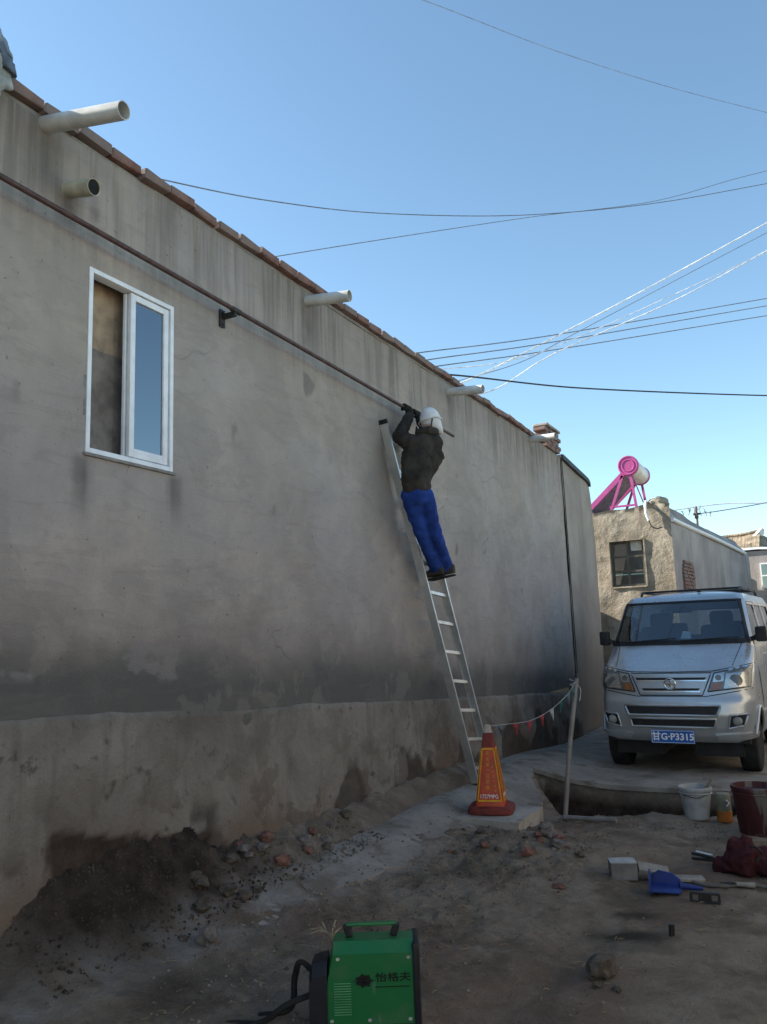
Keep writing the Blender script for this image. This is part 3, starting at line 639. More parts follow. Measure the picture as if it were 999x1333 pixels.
mbp([([neck+V((-.07, -.03, .02)), neck+V((-.075, -.045, .10))], [.03, .006]), ([neck+V((-.06, -.05, .03)), neck+V((.06, -.06, .035)), neck+V((.08, .03, .035)), neck+V((.05, .10, .03))], [.035, .045, .045, .04])], 'collar', JACK, .008, it=2)
mbp([([waist-V((0, 0, .05)), pel, pel-V((0, -.01, .06))], [.112, .118, .10]), ([hpL, hpL.lerp(knL, .5), knL, knL.lerp(anL, .5), anL-V((0, -.01, .02))], [.092, .080, .067, .063, .068]),
     ([hpR, hpR.lerp(knR, .5), knR, knR.lerp(anR, .5), anR-V((0, -.01, .02))], [.092, .080, .067, .063, .068])], 'trousers', TROU, .013, it=5, disp=(.07, .022))
# hood: rounded crown with a neck cape
m = MB(); rings = []
for i, (dz, ra, rb, dx, dy) in enumerate(((.145, .02, .02, -.01, .01), (.13, .06, .065, -.01, .01), (.10, .092, .10, -.008, .01), (.05, .112, .122, 0, .01), (0, .118, .128, .0, .012), (-.05, .112, .122, .01, .018), (-.09, .102, .10, .025, .03), (-.125, .08, .07, .04, .05), (-.145, .05, .04, .05, .06))):
    rings.append([head+PO+V((dx+.86*ra*math.cos(k*2*math.pi/24), dy+.84*rb*math.sin(k*2*math.pi/24), dz*.9)) for k in range(24)])
m.loft(rings); m.blob(head+PO+V((-.01, .105, .0)), (.03, .035, .03), .1, 1, 2, 3)
hd = m.build('hood', HOODM, per); fuse(hd, .008, 4, .5, (.07, .008))
rg = []
for k in range(29):
    a = k*2*math.pi/28; rg.append(head+PO+V((.112*math.cos(a), .012+.118*math.sin(a), -.012+.02*math.cos(a))))
MB().tube(rg, .0065, 8).build('brim', simple('helmet brim', (.55, .54, .54), .5), hd, 60)
MB().tube(spline([head+PO+V((.06, -.075, -.01)), head+PO+V((.05, -.085, -.08)), head+PO+V((.02, -.06, -.12))], 5), .007, 6).build('strap', BLKMET, hd, 60)
MB().box(head+PO+V((.052, .095, -.01)), (.03, .02, .014), bev=.004).build('seam_tab', BLKMET, hd)
# gloved hands closed round the pipe: palm, four fingers and a thumb
def hand(c, wrist, mat, flip):
    ax = (pp(7.3)-pp(6.6)).normalized(); out = V((1, 0, 0)); u = V((0, 0, 1)); ch = []
    palm = c + out*.034 - u*.012
    ch.append(([wrist, wrist.lerp(palm, .6), palm+ax*.0], [.038, .04, .036])); ch.append(([palm-ax*.036, palm+ax*.036], [.026, .026]))
    for i, L in enumerate((1.0, 1.1, 1.05, .85)):
        o = ax*(-.036+.024*i); pts = []
        for k in range(6):
            a = .2+k*.62*L; pts.append(c+o+(out*math.cos(a)+u*math.sin(a))*(.030 if k < 5 else .026))
        ch.append((pts, [.0125, .0125, .012, .0115, .011, .0095]))
    s = -1 if flip else 1
    ch.append(([palm+ax*.03*s-u*.01, c+ax*.055*s+out*.024-u*.02, c+ax*.052*s-out*.008-u*.031, c+ax*.04*s-out*.026-u*.02], [.016, .015, .0135, .011]))
    return mbp(ch, 'glove', mat, .006, it=2, seg=10)
hand(hdL, wrL, GLOV, True); hand(hdR, wrR, GLOV2, False)
for an, dirv in ((anL, V((-.93, .05, -.12))), (anR, V((-.93, .02, -.12)))):
    m = MB(); d = dirv.normalized(); sdv = V((0, 1, 0)); a = an+PO+V((0, .0, -.055))
    rings = []
    for t, w, h, dz in ((-.085, .022, .03, 0), (-.08, .036, .05, 0), (-.04, .042, .062, .01), (.02, .042, .06, .008), (.08, .046, .042, -.008), (.13, .046, .034, -.012), (.165, .036, .026, -.014), (.18, .018, .014, -.016)):
        rings.append([a+d*t+V((0, 0, dz))+sdv*w*math.cos(k*math.pi/8)+V((0, 0, 1))*h*max(-.72, math.sin(k*math.pi/8)) for k in range(16)])
    m.loft(rings); sh = m.build('shoe', SHOE, per, 60)
    m = MB(); m.loft([[a+d*t+V((0, 0, -.05+dz*.3))+sdv*w*1.06*sx+V((0, 0, -.012*sz)) for sx, sz in ((-1, 0), (1, 0), (1, 1), (-1, 1))] for t, w, h, dz in ((-.088, .03, 0, 0), (-.04, .042, 0, 0), (.08, .046, 0, -.01), (.15, .042, 0, -.02), (.182, .02, 0, -.02))]); m.build('sole', RUBBER, sh)
# ------------------------------------------------------------------ parked minivan
def m_paint():
    g = G('silver paint', .32, .55, .5)
    c = g.mix(g.rng(g.noise(3, 4), .3, .7), (.40, .43, .46), (.46, .49, .52))
    dust = g.ma('MULTIPLY', g.rng(g.noise(2.2, 4, .6), .25, .8), g.rng(g.xyz()[2], .3, 1.2, .6, .10))
    g.col(g.mix(dust, c, (.30, .265, .22))); g.rgh(g.ma('ADD', .26, g.ma('MULTIPLY', dust, .5)))
    g.b.inputs['Coat Weight'].default_value = .6; g.b.inputs['Coat Roughness'].default_value = .06; return g.m
PAINT = m_paint(); TRIM = simple('black trim', (.018, .018, .02), .55); CHROME = simple('chrome', (.75, .75, .75), .15, 1., var=.05)
VGLASS = glass('windscreen glass', (.50, .57, .60), .93); SEATM = m_cloth('dark seat fabric', (.03, .032, .04)); LENS = glass('lamp lens', (.9, .9, .9), .97)
REFL = simple('lamp reflector', (.62, .62, .60), .2, .9, var=.05); AMBER = simple('amber lens', (.45, .16, .04), .3); PLATEB = simple('plate blue', (.015, .11, .40), .4, var=.08); WHITE = simple('white paint', (.8, .8, .8), .5, var=.04)
FOGM = simple('fog lamp', (.24, .25, .24), .35)
van = thing('minivan', 'silver minivan with blue number plate parked facing up the alley', 'van', (-1.56, 9.80, .0), R(-2.5))
van.scale = (1.045, 1.02, 1.035)
zk = [.36, .42, .5, .66, .80, .85, .88, 1.08, 1.125, 1.165, 1.24, 1.33, 1.385, 1.42, 1.92, 1.975, 2.0]
yk = [.08, .02, .0, -.012, .01, .04, .05, .095, .13, .20, .37, .56, .67, .71, 1.13, 1.21, 1.29]
def Fz(z): return float(np.interp(z, zk, yk))
def wz(z): return float(np.interp(z, [.36, .46, .6, .9, 1.15, 1.4, 1.9, 2.0], [.77, .805, .82, .825, .82, .805, .715, .665]))
def Sf(u, z):
    a = abs(u); k = float(np.interp(z, [.36, 1.1, 1.38, 1.44, 2.0], [1, 1, .75, .55, .5]))
    y = Fz(z) + k*(.13*a**3.2 + .20*max(0., (a-.86)/.14)**2.2)
    return V((u*wz(z), y, z))
def Sx(x, z, d=0.):                                  # point on the front skin pushed out by d
    w = wz(z); u = max(-1, min(1, x/w)); e = .01
    p = Sf(u, z); tu = Sf(min(1, u+e), z)-Sf(max(-1, u-e), z); tz = Sf(u, z+e)-Sf(u, z-e); n = tu.cross(tz).normalized()
    if n.y > 0: n = -n
    return p + n*d
us = sorted(set([round(s*u, 4) for u in (0, .1, .2, .3, .4, .5, .6, .7, .78, .84, .88, .91, .93, .95, .965, .985, 1.) for s in (-1, 1)]))
zr = sorted(set([round(z, 4) for z in list(np.arange(.36, 2.0, .025))+[1.445, 1.90, 2.0, 1.38]])); zr = [z for i, z in enumerate(zr) if i == 0 or z-zr[i-1] > .008 or z in (1.445, 1.90, 2.0)]
def gridfaces(rows, skip=lambda i, j: False, m=None):
    m = m or MB(); n = len(rows[0]); m.add([p for r in rows for p in r], [(i*n+j, i*n+j+1, (i+1)*n+j+1, (i+1)*n+j) for i in range(len(rows)-1) for j in range(n-1) if not skip(i, j)]); return m
YE = 3.9; bd = MB()
gridfaces([[Sf(u, z) for u in us] for z in zr], lambda i, j: 1.44 < zr[i] < 1.895 and abs(us[j]+us[j+1])/2 < .93, bd)
roofy = [0, .03, .08, .16, .3, .5, .8, 1.2, 1.7, 2.2, 2.5, 2.6]
def roofp(u, dy):
    p = Sf(u, 2.0); f = min(1, dy/.5)**.6; return V((p.x, p.y + (YE-p.y)*dy/2.6, 2.0 + .065*f*(1-abs(u)**3)))
gridfaces([[roofp(u, d) for u in us] for d in roofy], m=bd)
gridfaces([[V((u*wz(z), YE + .05*(1-abs(u)**4), z)) for u in us] for z in zr], lambda i, j: 1.42 < zr[i] < 1.86 and abs(us[j]+us[j+1])/2 < .82, bd)
WYS = (.60, 3.10)
for s in (-1, 1):
    ts = np.linspace(0, 1, 110); rows = [[V((s*wz(z)*(1+.012*math.sin(math.pi*min(1, t*1.5))*(z < 1.38)), Sf(s, z).y + (YE-Sf(s, z).y)*t, z)) for t in ts] for z in zr]
    def skip(i, j):
        c = (rows[i][j]+rows[i+1][j+1])/2
        if any((c.y-w)**2+(c.z-.33)**2 < .375**2 for w in WYS): return True
        a = .88 + (c.z-1.44)*.8
        return 1.455 < c.z < 1.86 and (a+.12 < c.y < 1.95 or 2.05 < c.y < 2.8 or 2.9 < c.y < 3.65)
    gridfaces(rows, skip, bd)
    gl = MB(); q = [V((s*(wz(z)-.012), y, z)) for y, z in ((1.0, 1.44), (3.7, 1.44), (3.7, 1.88), (1.33, 1.88))]; gl.add(q, [(0, 1, 2, 3)]); gl.build('side_window', VGLASS, van)
    for w in WYS:                                     # arch lips and wheels
        pts = [(s*(wz(max(.36, .33+.375*math.sin(a)))+.004), w+.375*math.cos(a), .33+.375*math.sin(a)) for a in np.linspace(.3, math.pi-.3, 22)]
        MB().tube(pts, .02, 8).build('wheel_arch', PAINT, van, 60)
        MB().box((s*.42, w, .45), (.5, .74, .5)).build('wheel_housing', TRIM, van)
        M = Matrix.Translation((s*.70, w, .31)) @ Matrix.Rotation(s*math.pi/2, 4, 'Y')
        wh = link('wheel', None, None, van)
        MB().lathe([(.19, -.095), (.27, -.10), (.305, -.085), (.315, -.05), (.315, .05), (.305, .085), (.27, .10), (.19, .095)], M, 36).build('tyre', RUBBER, wh, 50)
        rm_ = MB().lathe([(.03, -.02), (.195, -.03), (.20, .085), (.185, .09), (.17, .05), (.10, .035), (.06, .06), (.02, .065)], M, 30); rm_.build('rim', REFL, wh, 40)
    # door shut lines, mirror
    sl = MB()
    for pts in ([(.90, 1.42), (.90, 1.0), (1.0, .75), (1.05, .45)], [(1.99, 1.90), (2.0, .45)], [(1.30, 1.89), (2.0, 1.90)], [(.90, 1.42), (1.30, 1.89)]):
        sl.tube([(s*(wz(z)*(1+.012*(z < 1.38))+.001), y, z) for y, z in pts], .004, 5)
    sl.build('door_seam', TRIM, van)
    mr = MB().box((s*.895, .86, 1.50), (.125, .085, .175), bev=.028); o = mr.build('wing_mirror', TRIM, van, 40)
    MB().bar((s*.78, .9, 1.44), (s*.85, .87, 1.47), .05, .05).build('bracket', TRIM, o)
    MB().box((s*.895, .905, 1.50), (.105, .008, .15), bev=.003).build('mirror_glass', CHROME, o)
    MB().box((s*.825, 1.75, 1.25), (.025, .14, .03), bev=.008).build('door_handle', PAINT, van)
bo = bd.build('body', PAINT, van, 32)
def patch(c4, d, n=10, m_=4, th=.012, mb=None, bow=0.):
    """quad in (x,z) corners bl, br, tr, tl laid on the front skin, proud by d"""
    mb = mb or MB(); bl, br, tr, tl = [V((c[0], c[1], 0)) for c in c4]; top = []; bot = []
    for i in range(m_+1):
        a = bl.lerp(tl, i/m_); b = br.lerp(tr, i/m_); r = [a.lerp(b, j/n) for j in range(n+1)]
        top.append([Sx(p.x, p.y, d) for p in r]); bot.append([Sx(p.x, p.y, d-th) for p in r])
    k = n+1; vs = [p for r in top for p in r]+[p for r in bot for p in r]; o = len(vs)//2
    fs = [(i*k+j, i*k+j+1, (i+1)*k+j+1, (i+1)*k+j) for i in range(m_) for j in range(n)]
    per_ = list(range(k))+[i*k+n for i in range(1, m_+1)]+[m_*k+j for j in range(n-1, -1, -1)]+[i*k for i in range(m_-1, 0, -1)]
    fs += [(per_[q], per_[q]+o, per_[(q+1) % len(per_)]+o, per_[(q+1) % len(per_)]) for q in range(len(per_))]
    return mb.add(vs, fs)
def edge(pts, r, d, mb=None, close=True, n=6):
    mb = mb or MB(); P = []
    L = pts+[pts[0]] if close else pts
    for a, b in zip(L[:-1], L[1:]):
        P += [Sx(a[0]+(b[0]-a[0])*k/n, a[1]+(b[1]-a[1])*k/n, d) for k in range(n)]
    P.append(Sx(L[-1][0], L[-1][1], d)); return mb.tube(P, r, 6)
wsx = lambda z, f: f*wz(z)
patch([(-wsx(1.425, .955), 1.425), (wsx(1.425, .955), 1.425), (wsx(1.915, .945), 1.915), (-wsx(1.915, .945), 1.915)], .004, 24, 10, .004).build('windscreen', VGLASS, van, 60)
fr = MB()
for f in (-1, 1): patch([(f*wsx(1.42, .925), 1.42), (f*wsx(1.42, .96), 1.42), (f*wsx(1.92, .952), 1.92), (f*wsx(1.92, .915), 1.92)], .008, 3, 10, .006, fr)
patch([(-wsx(1.40, .955), 1.40), (wsx(1.40, .955), 1.40), (wsx(1.45, .95), 1.45), (-wsx(1.45, .95), 1.45)], .010, 24, 2, .006, fr); patch([(-wsx(1.90, .95), 1.90), (wsx(1.90, .95), 1.90), (wsx(1.92, .95), 1.922), (-wsx(1.92, .95), 1.922)], .010, 24, 2, .006, fr)
fr.build('windscreen_seal', TRIM, van, 50)
# grille panel, slots as black patches in place of recess shade, emblem
edge([(-.33, .862), (.33, .862), (.43, 1.10), (-.43, 1.10)], .006, .001).build('grille_seam', TRIM, van)
patch([(-.315, .877), (.315, .877), (.405, 1.085), (-.405, 1.085)], .012, 16, 6, .014).build('grille_panel', PAINT, van, 50)
for z, w in ((1.035, .36), (.92, .29)):
    patch([(-w, z-.011), (w, z-.011), (w+.02, z+.015), (-w-.02, z+.015)], .0135, 16, 1, .006).build('slot_shade', TRIM, van)
    patch([(-w-.02, z-.026), (w+.02, z-.026), (w+.01, z-.013), (-w-.01, z-.013)], .020, 16, 1, .012).build('grille_bar', CHROME, van)
ec = Sx(0, .98, .022); em = link('emblem', None, None, van)
MB().tube([ec+V((.058*math.sin(a), 0, .058*math.cos(a))) for a in np.linspace(0, 2*math.pi, 25)], .0085, 8).build('ring', CHROME, em, 60)
MB().prism([ec+V((r*math.sin(a), .004, r*math.cos(a))) for r, a in [((.05 if k % 2 == 0 else .017), k*math.pi/4) for k in range(8)]], (0, -.012, 0)).build('star', CHROME, em)
# hood seam and cowl
edge([(-.81, 1.185), (-.62, 1.15), (-.43, 1.118), (0, 1.112), (.43, 1.118), (.62, 1.15), (.81, 1.185)], .005, .0, close=False, n=8).build('bonnet_seam', TRIM, van)
for s in (-1, 1): edge([(s*.63, 1.17), (s*.69, 1.40)], .004, .0, close=False, n=10).build('bonnet_side_seam', TRIM, van)
for x0, x1 in ((-.62, -.02), (.02, .66)):
    P = [Sx(x0+(x1-x0)*k/8, 1.425+.03*k/8, .03) for k in range(9)]; MB().tube(P, .008, 6).build('wiper', TRIM, van)
# bumper openings as raised black patches painting their inner shade, skirts
edge([(-.81, .925), (-.36, .85), (.36, .85), (.81, .925)], .005, .0, close=False, n=8).build('bumper_seam', TRIM, van)
patch([(-.45, .66), (.45, .66), (.49, .745), (-.49, .745)], .006, 18, 2).build('intake_shade', TRIM, van)
patch([(-.42, .535), (.42, .535), (.44, .605), (-.44, .605)], .006, 18, 2).build('intake_shade', TRIM, van)
lp = MB(); edge([(-.46, .65), (.46, .65), (.505, .755), (-.505, .755)], .014, .006, lp); edge([(-.43, .525), (.43, .525), (.452, .616), (-.452, .616)], .012, .006, lp); lp.build('intake_lip', PAINT, van, 60)
for s in (-1, 1):
    patch([(s*.46, .40), (s*.80, .42), (s*.81, .475), (s*.43, .455)], .03, 12, 3, .035).build('skirt', PAINT, van, 50)
    patch([(s*.57, .53), (s*.71, .56), (s*.74, .66), (s*.60, .645)], .006, 6, 4).build('fog_recess_shade', TRIM, van)  # black patch painted for the shade of the fog lamp opening
    f = MB(); edge([(s*.56, .515), (s*.715, .55), (s*.755, .67), (s*.59, .655)], .010, .008, f); f.build('fog_surround', PAINT, van, 60)
    c = Sx(s*.652, .595, .012); MB().lathe([(.005, .018), (.03, .016), (.045, .008), (.05, -.01)], Matrix.Translation(c) @ Matrix.Rotation(math.pi/2, 4, 'X'), 20).build('fog_lamp', FOGM, van, 50)
    # head lamps
    hl = link('headlight', None, None, van)
    q = [(s*.385, .90), (s*.79, .945), (s*.81, 1.165), (s*.455, 1.095)]
    patch(q, .004, 12, 8, .01).build('housing', FOGM, hl)
    edge(q, .006, .006).build('seal', TRIM, hl)
    patch([(s*.405, .912), (s*.515, .922), (s*.53, .995), (s*.43, .985)], .013, 4, 3, .008).build('indicator', AMBER, hl, 50)
    patch([(s*.44, .998), (s*.545, 1.008), (s*.56, 1.098), (s*.462, 1.083)], .012, 4, 3, .008).build('reflector', REFL, hl, 50)
    patch([(s*.545, .93), (s*.775, .955), (s*.785, 1.105), (s*.575, 1.085)], .010, 8, 5, .008).build('reflector', REFL, hl, 50)
    for lx, lz, lr in ((.665, 1.015, .062), (.495, 1.045, .030)):
        c = Sx(s*lx, lz, .016); MB().lathe([(lr, .006), (lr*1.06, .0), (lr, -.012), (lr*.6, -.02), (lr*.3, -.008), (lr*.1, -.004)], Matrix.Translation(c) @ Matrix.Rotation(math.pi/2+.1, 4, 'X'), 26).build('projector', FOGM, hl, 50)
    for k in range(3): patch([(s*(.60+.062*k), 1.108+.012*k), (s*(.645+.062*k), 1.117+.012*k), (s*(.645+.062*k), 1.140+.012*k), (s*(.60+.062*k), 1.129+.012*k)], .018, 2, 2, .01).build('led', CHROME, hl)
    patch(q, .034, 12, 8, .004).build('lens', LENS, hl, 60)
# number plate
pl_ = MB().box((0, -.04, .425), (.455, .010, .14), bev=.004).build('number_plate', PLATEB, van)
TM = lambda x, y, z: Matrix.Translation((x, y, z)) @ Matrix.Rotation(math.pi/2, 4, 'X')
text('plate_characters', '甘G·P3315', .098, WHITE, pl_, TM(0, -.0465, .423), bold=.0022)
m = MB()
for c, d in (((0, -.0455, .488), (.435, .002, .004)), ((0, -.0455, .362), (.435, .002, .004)), ((-.219, -.0455, .425), (.004, .002, .126)), ((.219, -.0455, .425), (.004, .002, .126))): m.box(c, d)
m.build('plate_border', WHITE, pl_)
# cabin: floor, dash, seats, wheel, mirror, stickers, roof bars
MB().box((0, 2.0, .40), (1.50, 3.7, .10)).build('floor_pan', TRIM, van)
MB().box((0, .32, .62), (1.36, .25, .5)).build('crash_beam', TRIM, van)
MB().box((0, .98, 1.33), (1.44, .45, .20), bev=.05).build('dashboard', SEATM, van, 40)
MB().box((0, 1.7, .85), (1.5, 1.2, .9)).build('seat_box', TRIM, van)
for x in (-.37, .37):
    st_ = link('seat', None, None, van)
    MB().box((x, 1.62, 1.32), (.50, .14, .62), rx=-.15, bev=.06).build('backrest', SEATM, st_, 40); MB().box((x, 1.72, 1.70), (.28, .10, .2), bev=.05).build('headrest', SEATM, st_, 40); MB().box((x, 1.40, 1.02), (.5, .5, .16), bev=.05).build('cushion', SEATM, st_, 40)
st_ = link('rear_bench', None, None, van); MB().box((0, 2.95, 1.2), (1.3, .15, .6), bev=.06).build('backrest', SEATM, st_, 40)
for x in (-.4, .4): MB().box((x, 2.98, 1.58), (.28, .1, .18), bev=.05).build('headrest', SEATM, st_, 40)
c = V((.37, 1.2, 1.40)); MB().tube([c+V((.19*math.sin(a), .07*math.cos(a), .17*math.cos(a))) for a in np.linspace(0, 2*math.pi, 25)], .014, 8).build('steering_wheel', TRIM, van, 60)
MB().box((.0, 1.18, 1.82), (.24, .03, .075), bev=.015).build('rear_view_mirror', TRIM, van)
patch([(.03, 1.47), (.15, 1.47), (.13, 1.55), (.05, 1.56)], .001, 2, 2, .002).build('windscreen_sticker', WHITE, van)
MB().add([V((x*wz(z), YE+.04, z)) for x, z in ((-.84, 1.4), (.84, 1.4), (.84, 1.88), (-.84, 1.88))], [(0, 1, 2, 3)]).build('rear_window', VGLASS, van)
rk = MB()
for s in (-1, 1): rk.tube([(s*.60, 1.75, 2.04), (s*.60, 1.85, 2.085), (s*.60, 3.6, 2.085), (s*.60, 3.7, 2.04)], .016, 8)
for y in (1.95, 2.7, 3.4): rk.tube([(-.62, y, 2.09), (.62, y, 2.09)], .014, 8)
rk.build('roof_rack', TRIM, van, 50)
MB().box((.18, 1.42, 2.05), (.045, .05, .03), bev=.01).build('antenna_base', TRIM, van)

# ------------------------------------------------------------------ traffic cone on its pad
gcz = slope(-2.63, 6.85)
tag(ribbon('concrete_pad', list(np.arange(6.50, 7.18, .05)), lambda y: -2.98+.03*rn(y, 7, 4), lambda y: -2.30+.08*rn(y, 8, 4), lambda x, y: gcz+.075+.01*rn(x+y, 9, 5), .20, CONC2), 'low broken concrete slab under the orange traffic cone', 'slab')
cone = thing('traffic_cone', 'square orange-red traffic cone with yellow lettering beside the ladder foot', 'traffic cone', (-2.655, 6.84, gcz+.08), R(14))
cone.scale = (.80, .80, .90)
def m_cone():
    g = G('orange red plastic', .45, 0, .4); n = g.rng(g.noise(9, 5, .6), .35, .7)
    c = g.mix(n, (.40, .040, .010), (.50, .058, .014)); c = g.mix(g.ma('MULTIPLY', g.rng(g.noise(16, 5, .7), .52, .68), .6), c, (.17, .035, .02)); g.col(c); return g.m
CONEM = m_cone(); DRED = simple('dusty red plastic', (.16, .03, .025), .7, var=.3); YEL = simple('yellow reflective', (.60, .30, .012), .5, var=.15); CAPM = simple('dusty white cap', (.42, .36, .30), .7)
def frust(z0, a0, z1, a1, r=.25):
    out = []
    for z, a in ((z0, a0), (z1, a1)):
        ring = []
        for sx, sy, st_a in ((1, 1, 0), (-1, 1, 90), (-1, -1, 180), (1, -1, 270)):
            for k in range(4):
                t = R(st_a+k*30); ring.append(V((sx*a*(1-r)+a*r*math.cos(t), sy*a*(1-r)+a*r*math.sin(t), z)))
        out.append(ring)
    return out
ha = lambda z: .152-(z-.09)*.158
MB().loft([V_ for V_ in [[V((q.x*1.0, q.y, q.z)) for q in r] for r in frust(0, .24, .02, .245, .4)+frust(.05, .235, .065, .19, .4)]]).build('base', DRED, cone, 40)
MB().loft(frust(.06, ha(.06)+.0005, .60, ha(.60), .2)).build('body', CONEM, cone, 40)
MB().loft(frust(.60, ha(.6)-.001, .735, ha(.735)-.001, .25)).build('neck', DRED, cone, 40)
MB().loft(frust(.735, .05, .765, .035, .6)+frust(.80, .036, .81, .015, .6)).build('cap', CAPM, cone, 40)
sl_ = math.atan(.158)
def cface(k): return Matrix.Rotation(R(90*k), 4, 'Z')
for k in range(4):
    m = MB()
    P = lambda x, z, d=.004: V((x, -(ha(z)+d), z))
    def strip(a, b, w):
        A, B = P(*a), P(*b); m.bar(A, B, w, .005, (0, -1, .158))
    z0, z1 = .115, .585
    strip((-ha(z0)*.86, z0), (ha(z0)*.86, z0), .017); strip((-ha(z1)*.86, z1), (ha(z1)*.86, z1), .015)
    strip((-ha(z0)*.86, z0), (-ha(z1)*.84, z1), .012); strip((ha(z0)*.86, z0), (ha(z1)*.84, z1), .012)
    m.v = [tuple(cface(k) @ V(v)) for v in m.v]; m.build('yellow_border', YEL, cone)
    for i, chx in enumerate('安全第一注意施工'[:7]):
        z = .545-i*.052; T = cface(k) @ Matrix.Translation(P(-.008-.01*(i/7), z, .0035)) @ Matrix.Rotation(math.pi/2-sl_, 4, 'X'); text('lettering', chx, .043, YEL, cone, T, .001)
    for i, chx in enumerate('车辆慢行绕道'):
        z = .42-i*.043; T = cface(k) @ Matrix.Translation(P(.042+.028*i/6, z, .0035)) @ Matrix.Rotation(math.pi/2-sl_, 4, 'X'); text('small_lettering', chx, .024, YEL, cone, T, .001)
    T = cface(k) @ Matrix.Translation(P(-.005, .152, .0035)) @ Matrix.Rotation(math.pi/2-sl_, 4, 'X'); text('white_lettering', '1727MPG', .05, WHITE, cone, T, .001)

# ------------------------------------------------------------------ bunting between cone and post
bt = thing('bunting', 'string of small red, white and green pennants hung from cone to pole', 'bunting', (-2.3, 7.05, .85))
BO = V((2.3, -7.05, -.85)); ctop_ = V((-2.655, 6.84, gcz+.08+.715))
path = spline([ctop_, (-2.52, 6.93, .862), (-2.33, 7.04, .885), (-2.18, 7.17, .965), (-2.06, 7.34, 1.09), (-1.995, 7.46, 1.22)], 12)
MB().tube([p+BO for p in path], .003, 6).build('string', simple('grey string', (.36, .37, .38), .8), bt)
PEN = [m_cloth('pennant red', (.27, .055, .06)), m_cloth('pennant white', (.30, .30, .31)), m_cloth('pennant green', (.04, .12, .11)), m_cloth('pennant grey', (.12, .14, .16))]
for i, (f, ci) in enumerate(((.16, 3), (.30, 0), (.42, 0), (.53, 0), (.64, 1), (.74, 2), (.84, 3), (.92, 2))):
    k = int(f*(len(path)-2)); p = path[k]; t = (path[k+1]-p).normalized(); tw = V((.3*math.sin(i*2.1), .3*math.cos(i*1.7), 0))*.04
    a, b = p-t*.028, p+t*.028; c = (a+b)/2+V((0, 0, -.105))+tw; q = (a+b)/2+V((.012, -.01, -.05))
    m = MB(); e = V((.001, -.0015, 0)); m.add([x+BO for x in (a, b, c, q)] + [x+BO+e for x in (a, b, c, q)], [(0, 1, 3), (1, 2, 3), (2, 0, 3), (5, 4, 7), (6, 5, 7), (4, 6, 7)]); m.build('pennant', PEN[ci], bt, fix=False)

# ------------------------------------------------------------------ pale L-shaped pole at the trench edge
pz = gz1(-2.12, 7.2)+.03
lf = thing('angled_pole', 'pale grey L-shaped steel pole standing at the trench edge', 'pole', (-2.12, 7.21, pz))
STL = simple('pale galvanised steel', (.19, .18, .172), .55, .2, var=.2)
MB().tube([(0, 0, -.02), (.05, .1, .55), (.12, .26, 1.18)], .021, 12).build('upright', STL, lf, 60)
MB().tube([(-.01, 0, .0), (.22, -.05, .012), (.47, -.10, .03)], .021, 12).build('foot_bar', STL, lf, 60)
MB().blob((0, 0, 0), (.028, .028, .03), .1, 2, 2).build('elbow', STL, lf, 60)
m = MB()
m.tube(spline([(.09+.03*math.cos(k*.8), .245+.03*math.sin(k*.8), 1.10+.006*k) for k in range(14)], 3), .0045, 5); m.tube(spline([(.11, .25, 1.15), (.15, .26, 1.08), (.14, .24, .98)], 5), .004, 5); pass
m.build('tied_string', simple('tie cord', (.38, .39, .40), .8), lf)

# ------------------------------------------------------------------ buckets and tools
def place(x, y, dz=0): return (x, y, gz1(x, y)+dz)
def bucket(name, label, loc, r0, r1, h, mat, seed=0, handle=True):
    t = thing(name, label, 'bucket', loc)
    MB().lathe([(r0*.95, 0), (r0, .008), (r1, h-.03), (r1+.006, h-.03), (r1+.010, h-.015), (r1+.006, h), (r1-.006, h), (r1-.010, h-.03), (r0-.008, .02), (.01, .018)], Matrix(), 30).build('tub', mat, t, 40)
    m = MB(); m.lathe([(r1*1.0+.004, h-.055), (r1+.008, h-.05), (r1+.004, h-.045)], Matrix(), 30); m.build('rim_band', mat, t, 40)
    return t
WB = simple('stained white plastic', (.34, .35, .36), .55, var=.25, scale=6)
bk1 = bucket('bucket', 'white plastic bucket standing beside the trench with a brush in it', place(-1.08, 7.66), .10, .132, .265, WB)
MB().lathe([(.1235, .20), (.02, .205)], Matrix(), 24).build('paint_fill', simple('grey wash', (.12, .13, .13), .5), bk1)
MB().tube(spline([(-.125, 0, .24), (-.09, -.10, .21), (.03, -.135, .19), (.12, -.06, .22), (.13, 0, .24)], 6), .003, 6).build('handle', BLKMET, bk1)
br = thing('paint_brush', 'wooden brush handle sticking out of the white bucket', 'brush', place(-1.04, 7.64, .2))
MB().bar((-.02, 0, -.05), (.10, .02, .14), .035, .014).build('handle', simple('worn wood', (.16, .14, .08), .7), br); MB().bar((-.05, 0, -.09), (-.015, 0, -.04), .05, .025).build('bristles', BLKMET, br)
sp_ = thing('can', 'small orange can with a yellowish label between the two buckets', 'can', place(-.865, 7.72))
OR = simple('orange tin', (.42, .14, .03), .5, var=.25); YL = simple('faded yellow label', (.22, .20, .14), .6, var=.2)
MB().lathe([(.06, 0), (.063, .006), (.063, .085), (.06, .088), (.01, .088)], Matrix(), 26).build('body', OR, sp_, 40); MB().lathe([(.0, .088), (.058, .088), (.06, .092), (.06, .215), (.052, .23), (.02, .235)], Matrix(), 26).build('upper_can', YL, sp_, 40)
MB().tube([(.03, -.061, .185), (.052, -.05, .16), (.03, -.061, .135)], .006, 6).build('white_mark', WHITE, sp_)
RBM = G('stained maroon plastic', .6, 0, .3); RBM.col(RBM.mix(RBM.ma('MULTIPLY', RBM.rng(RBM.noise(1, 4, .6, RBM.mp((16, 16, 1.3))), .52, .62), .6), RBM.mix(RBM.noise(6), (.042, .011, .014), (.075, .02, .022)), (.17, .18, .17)))
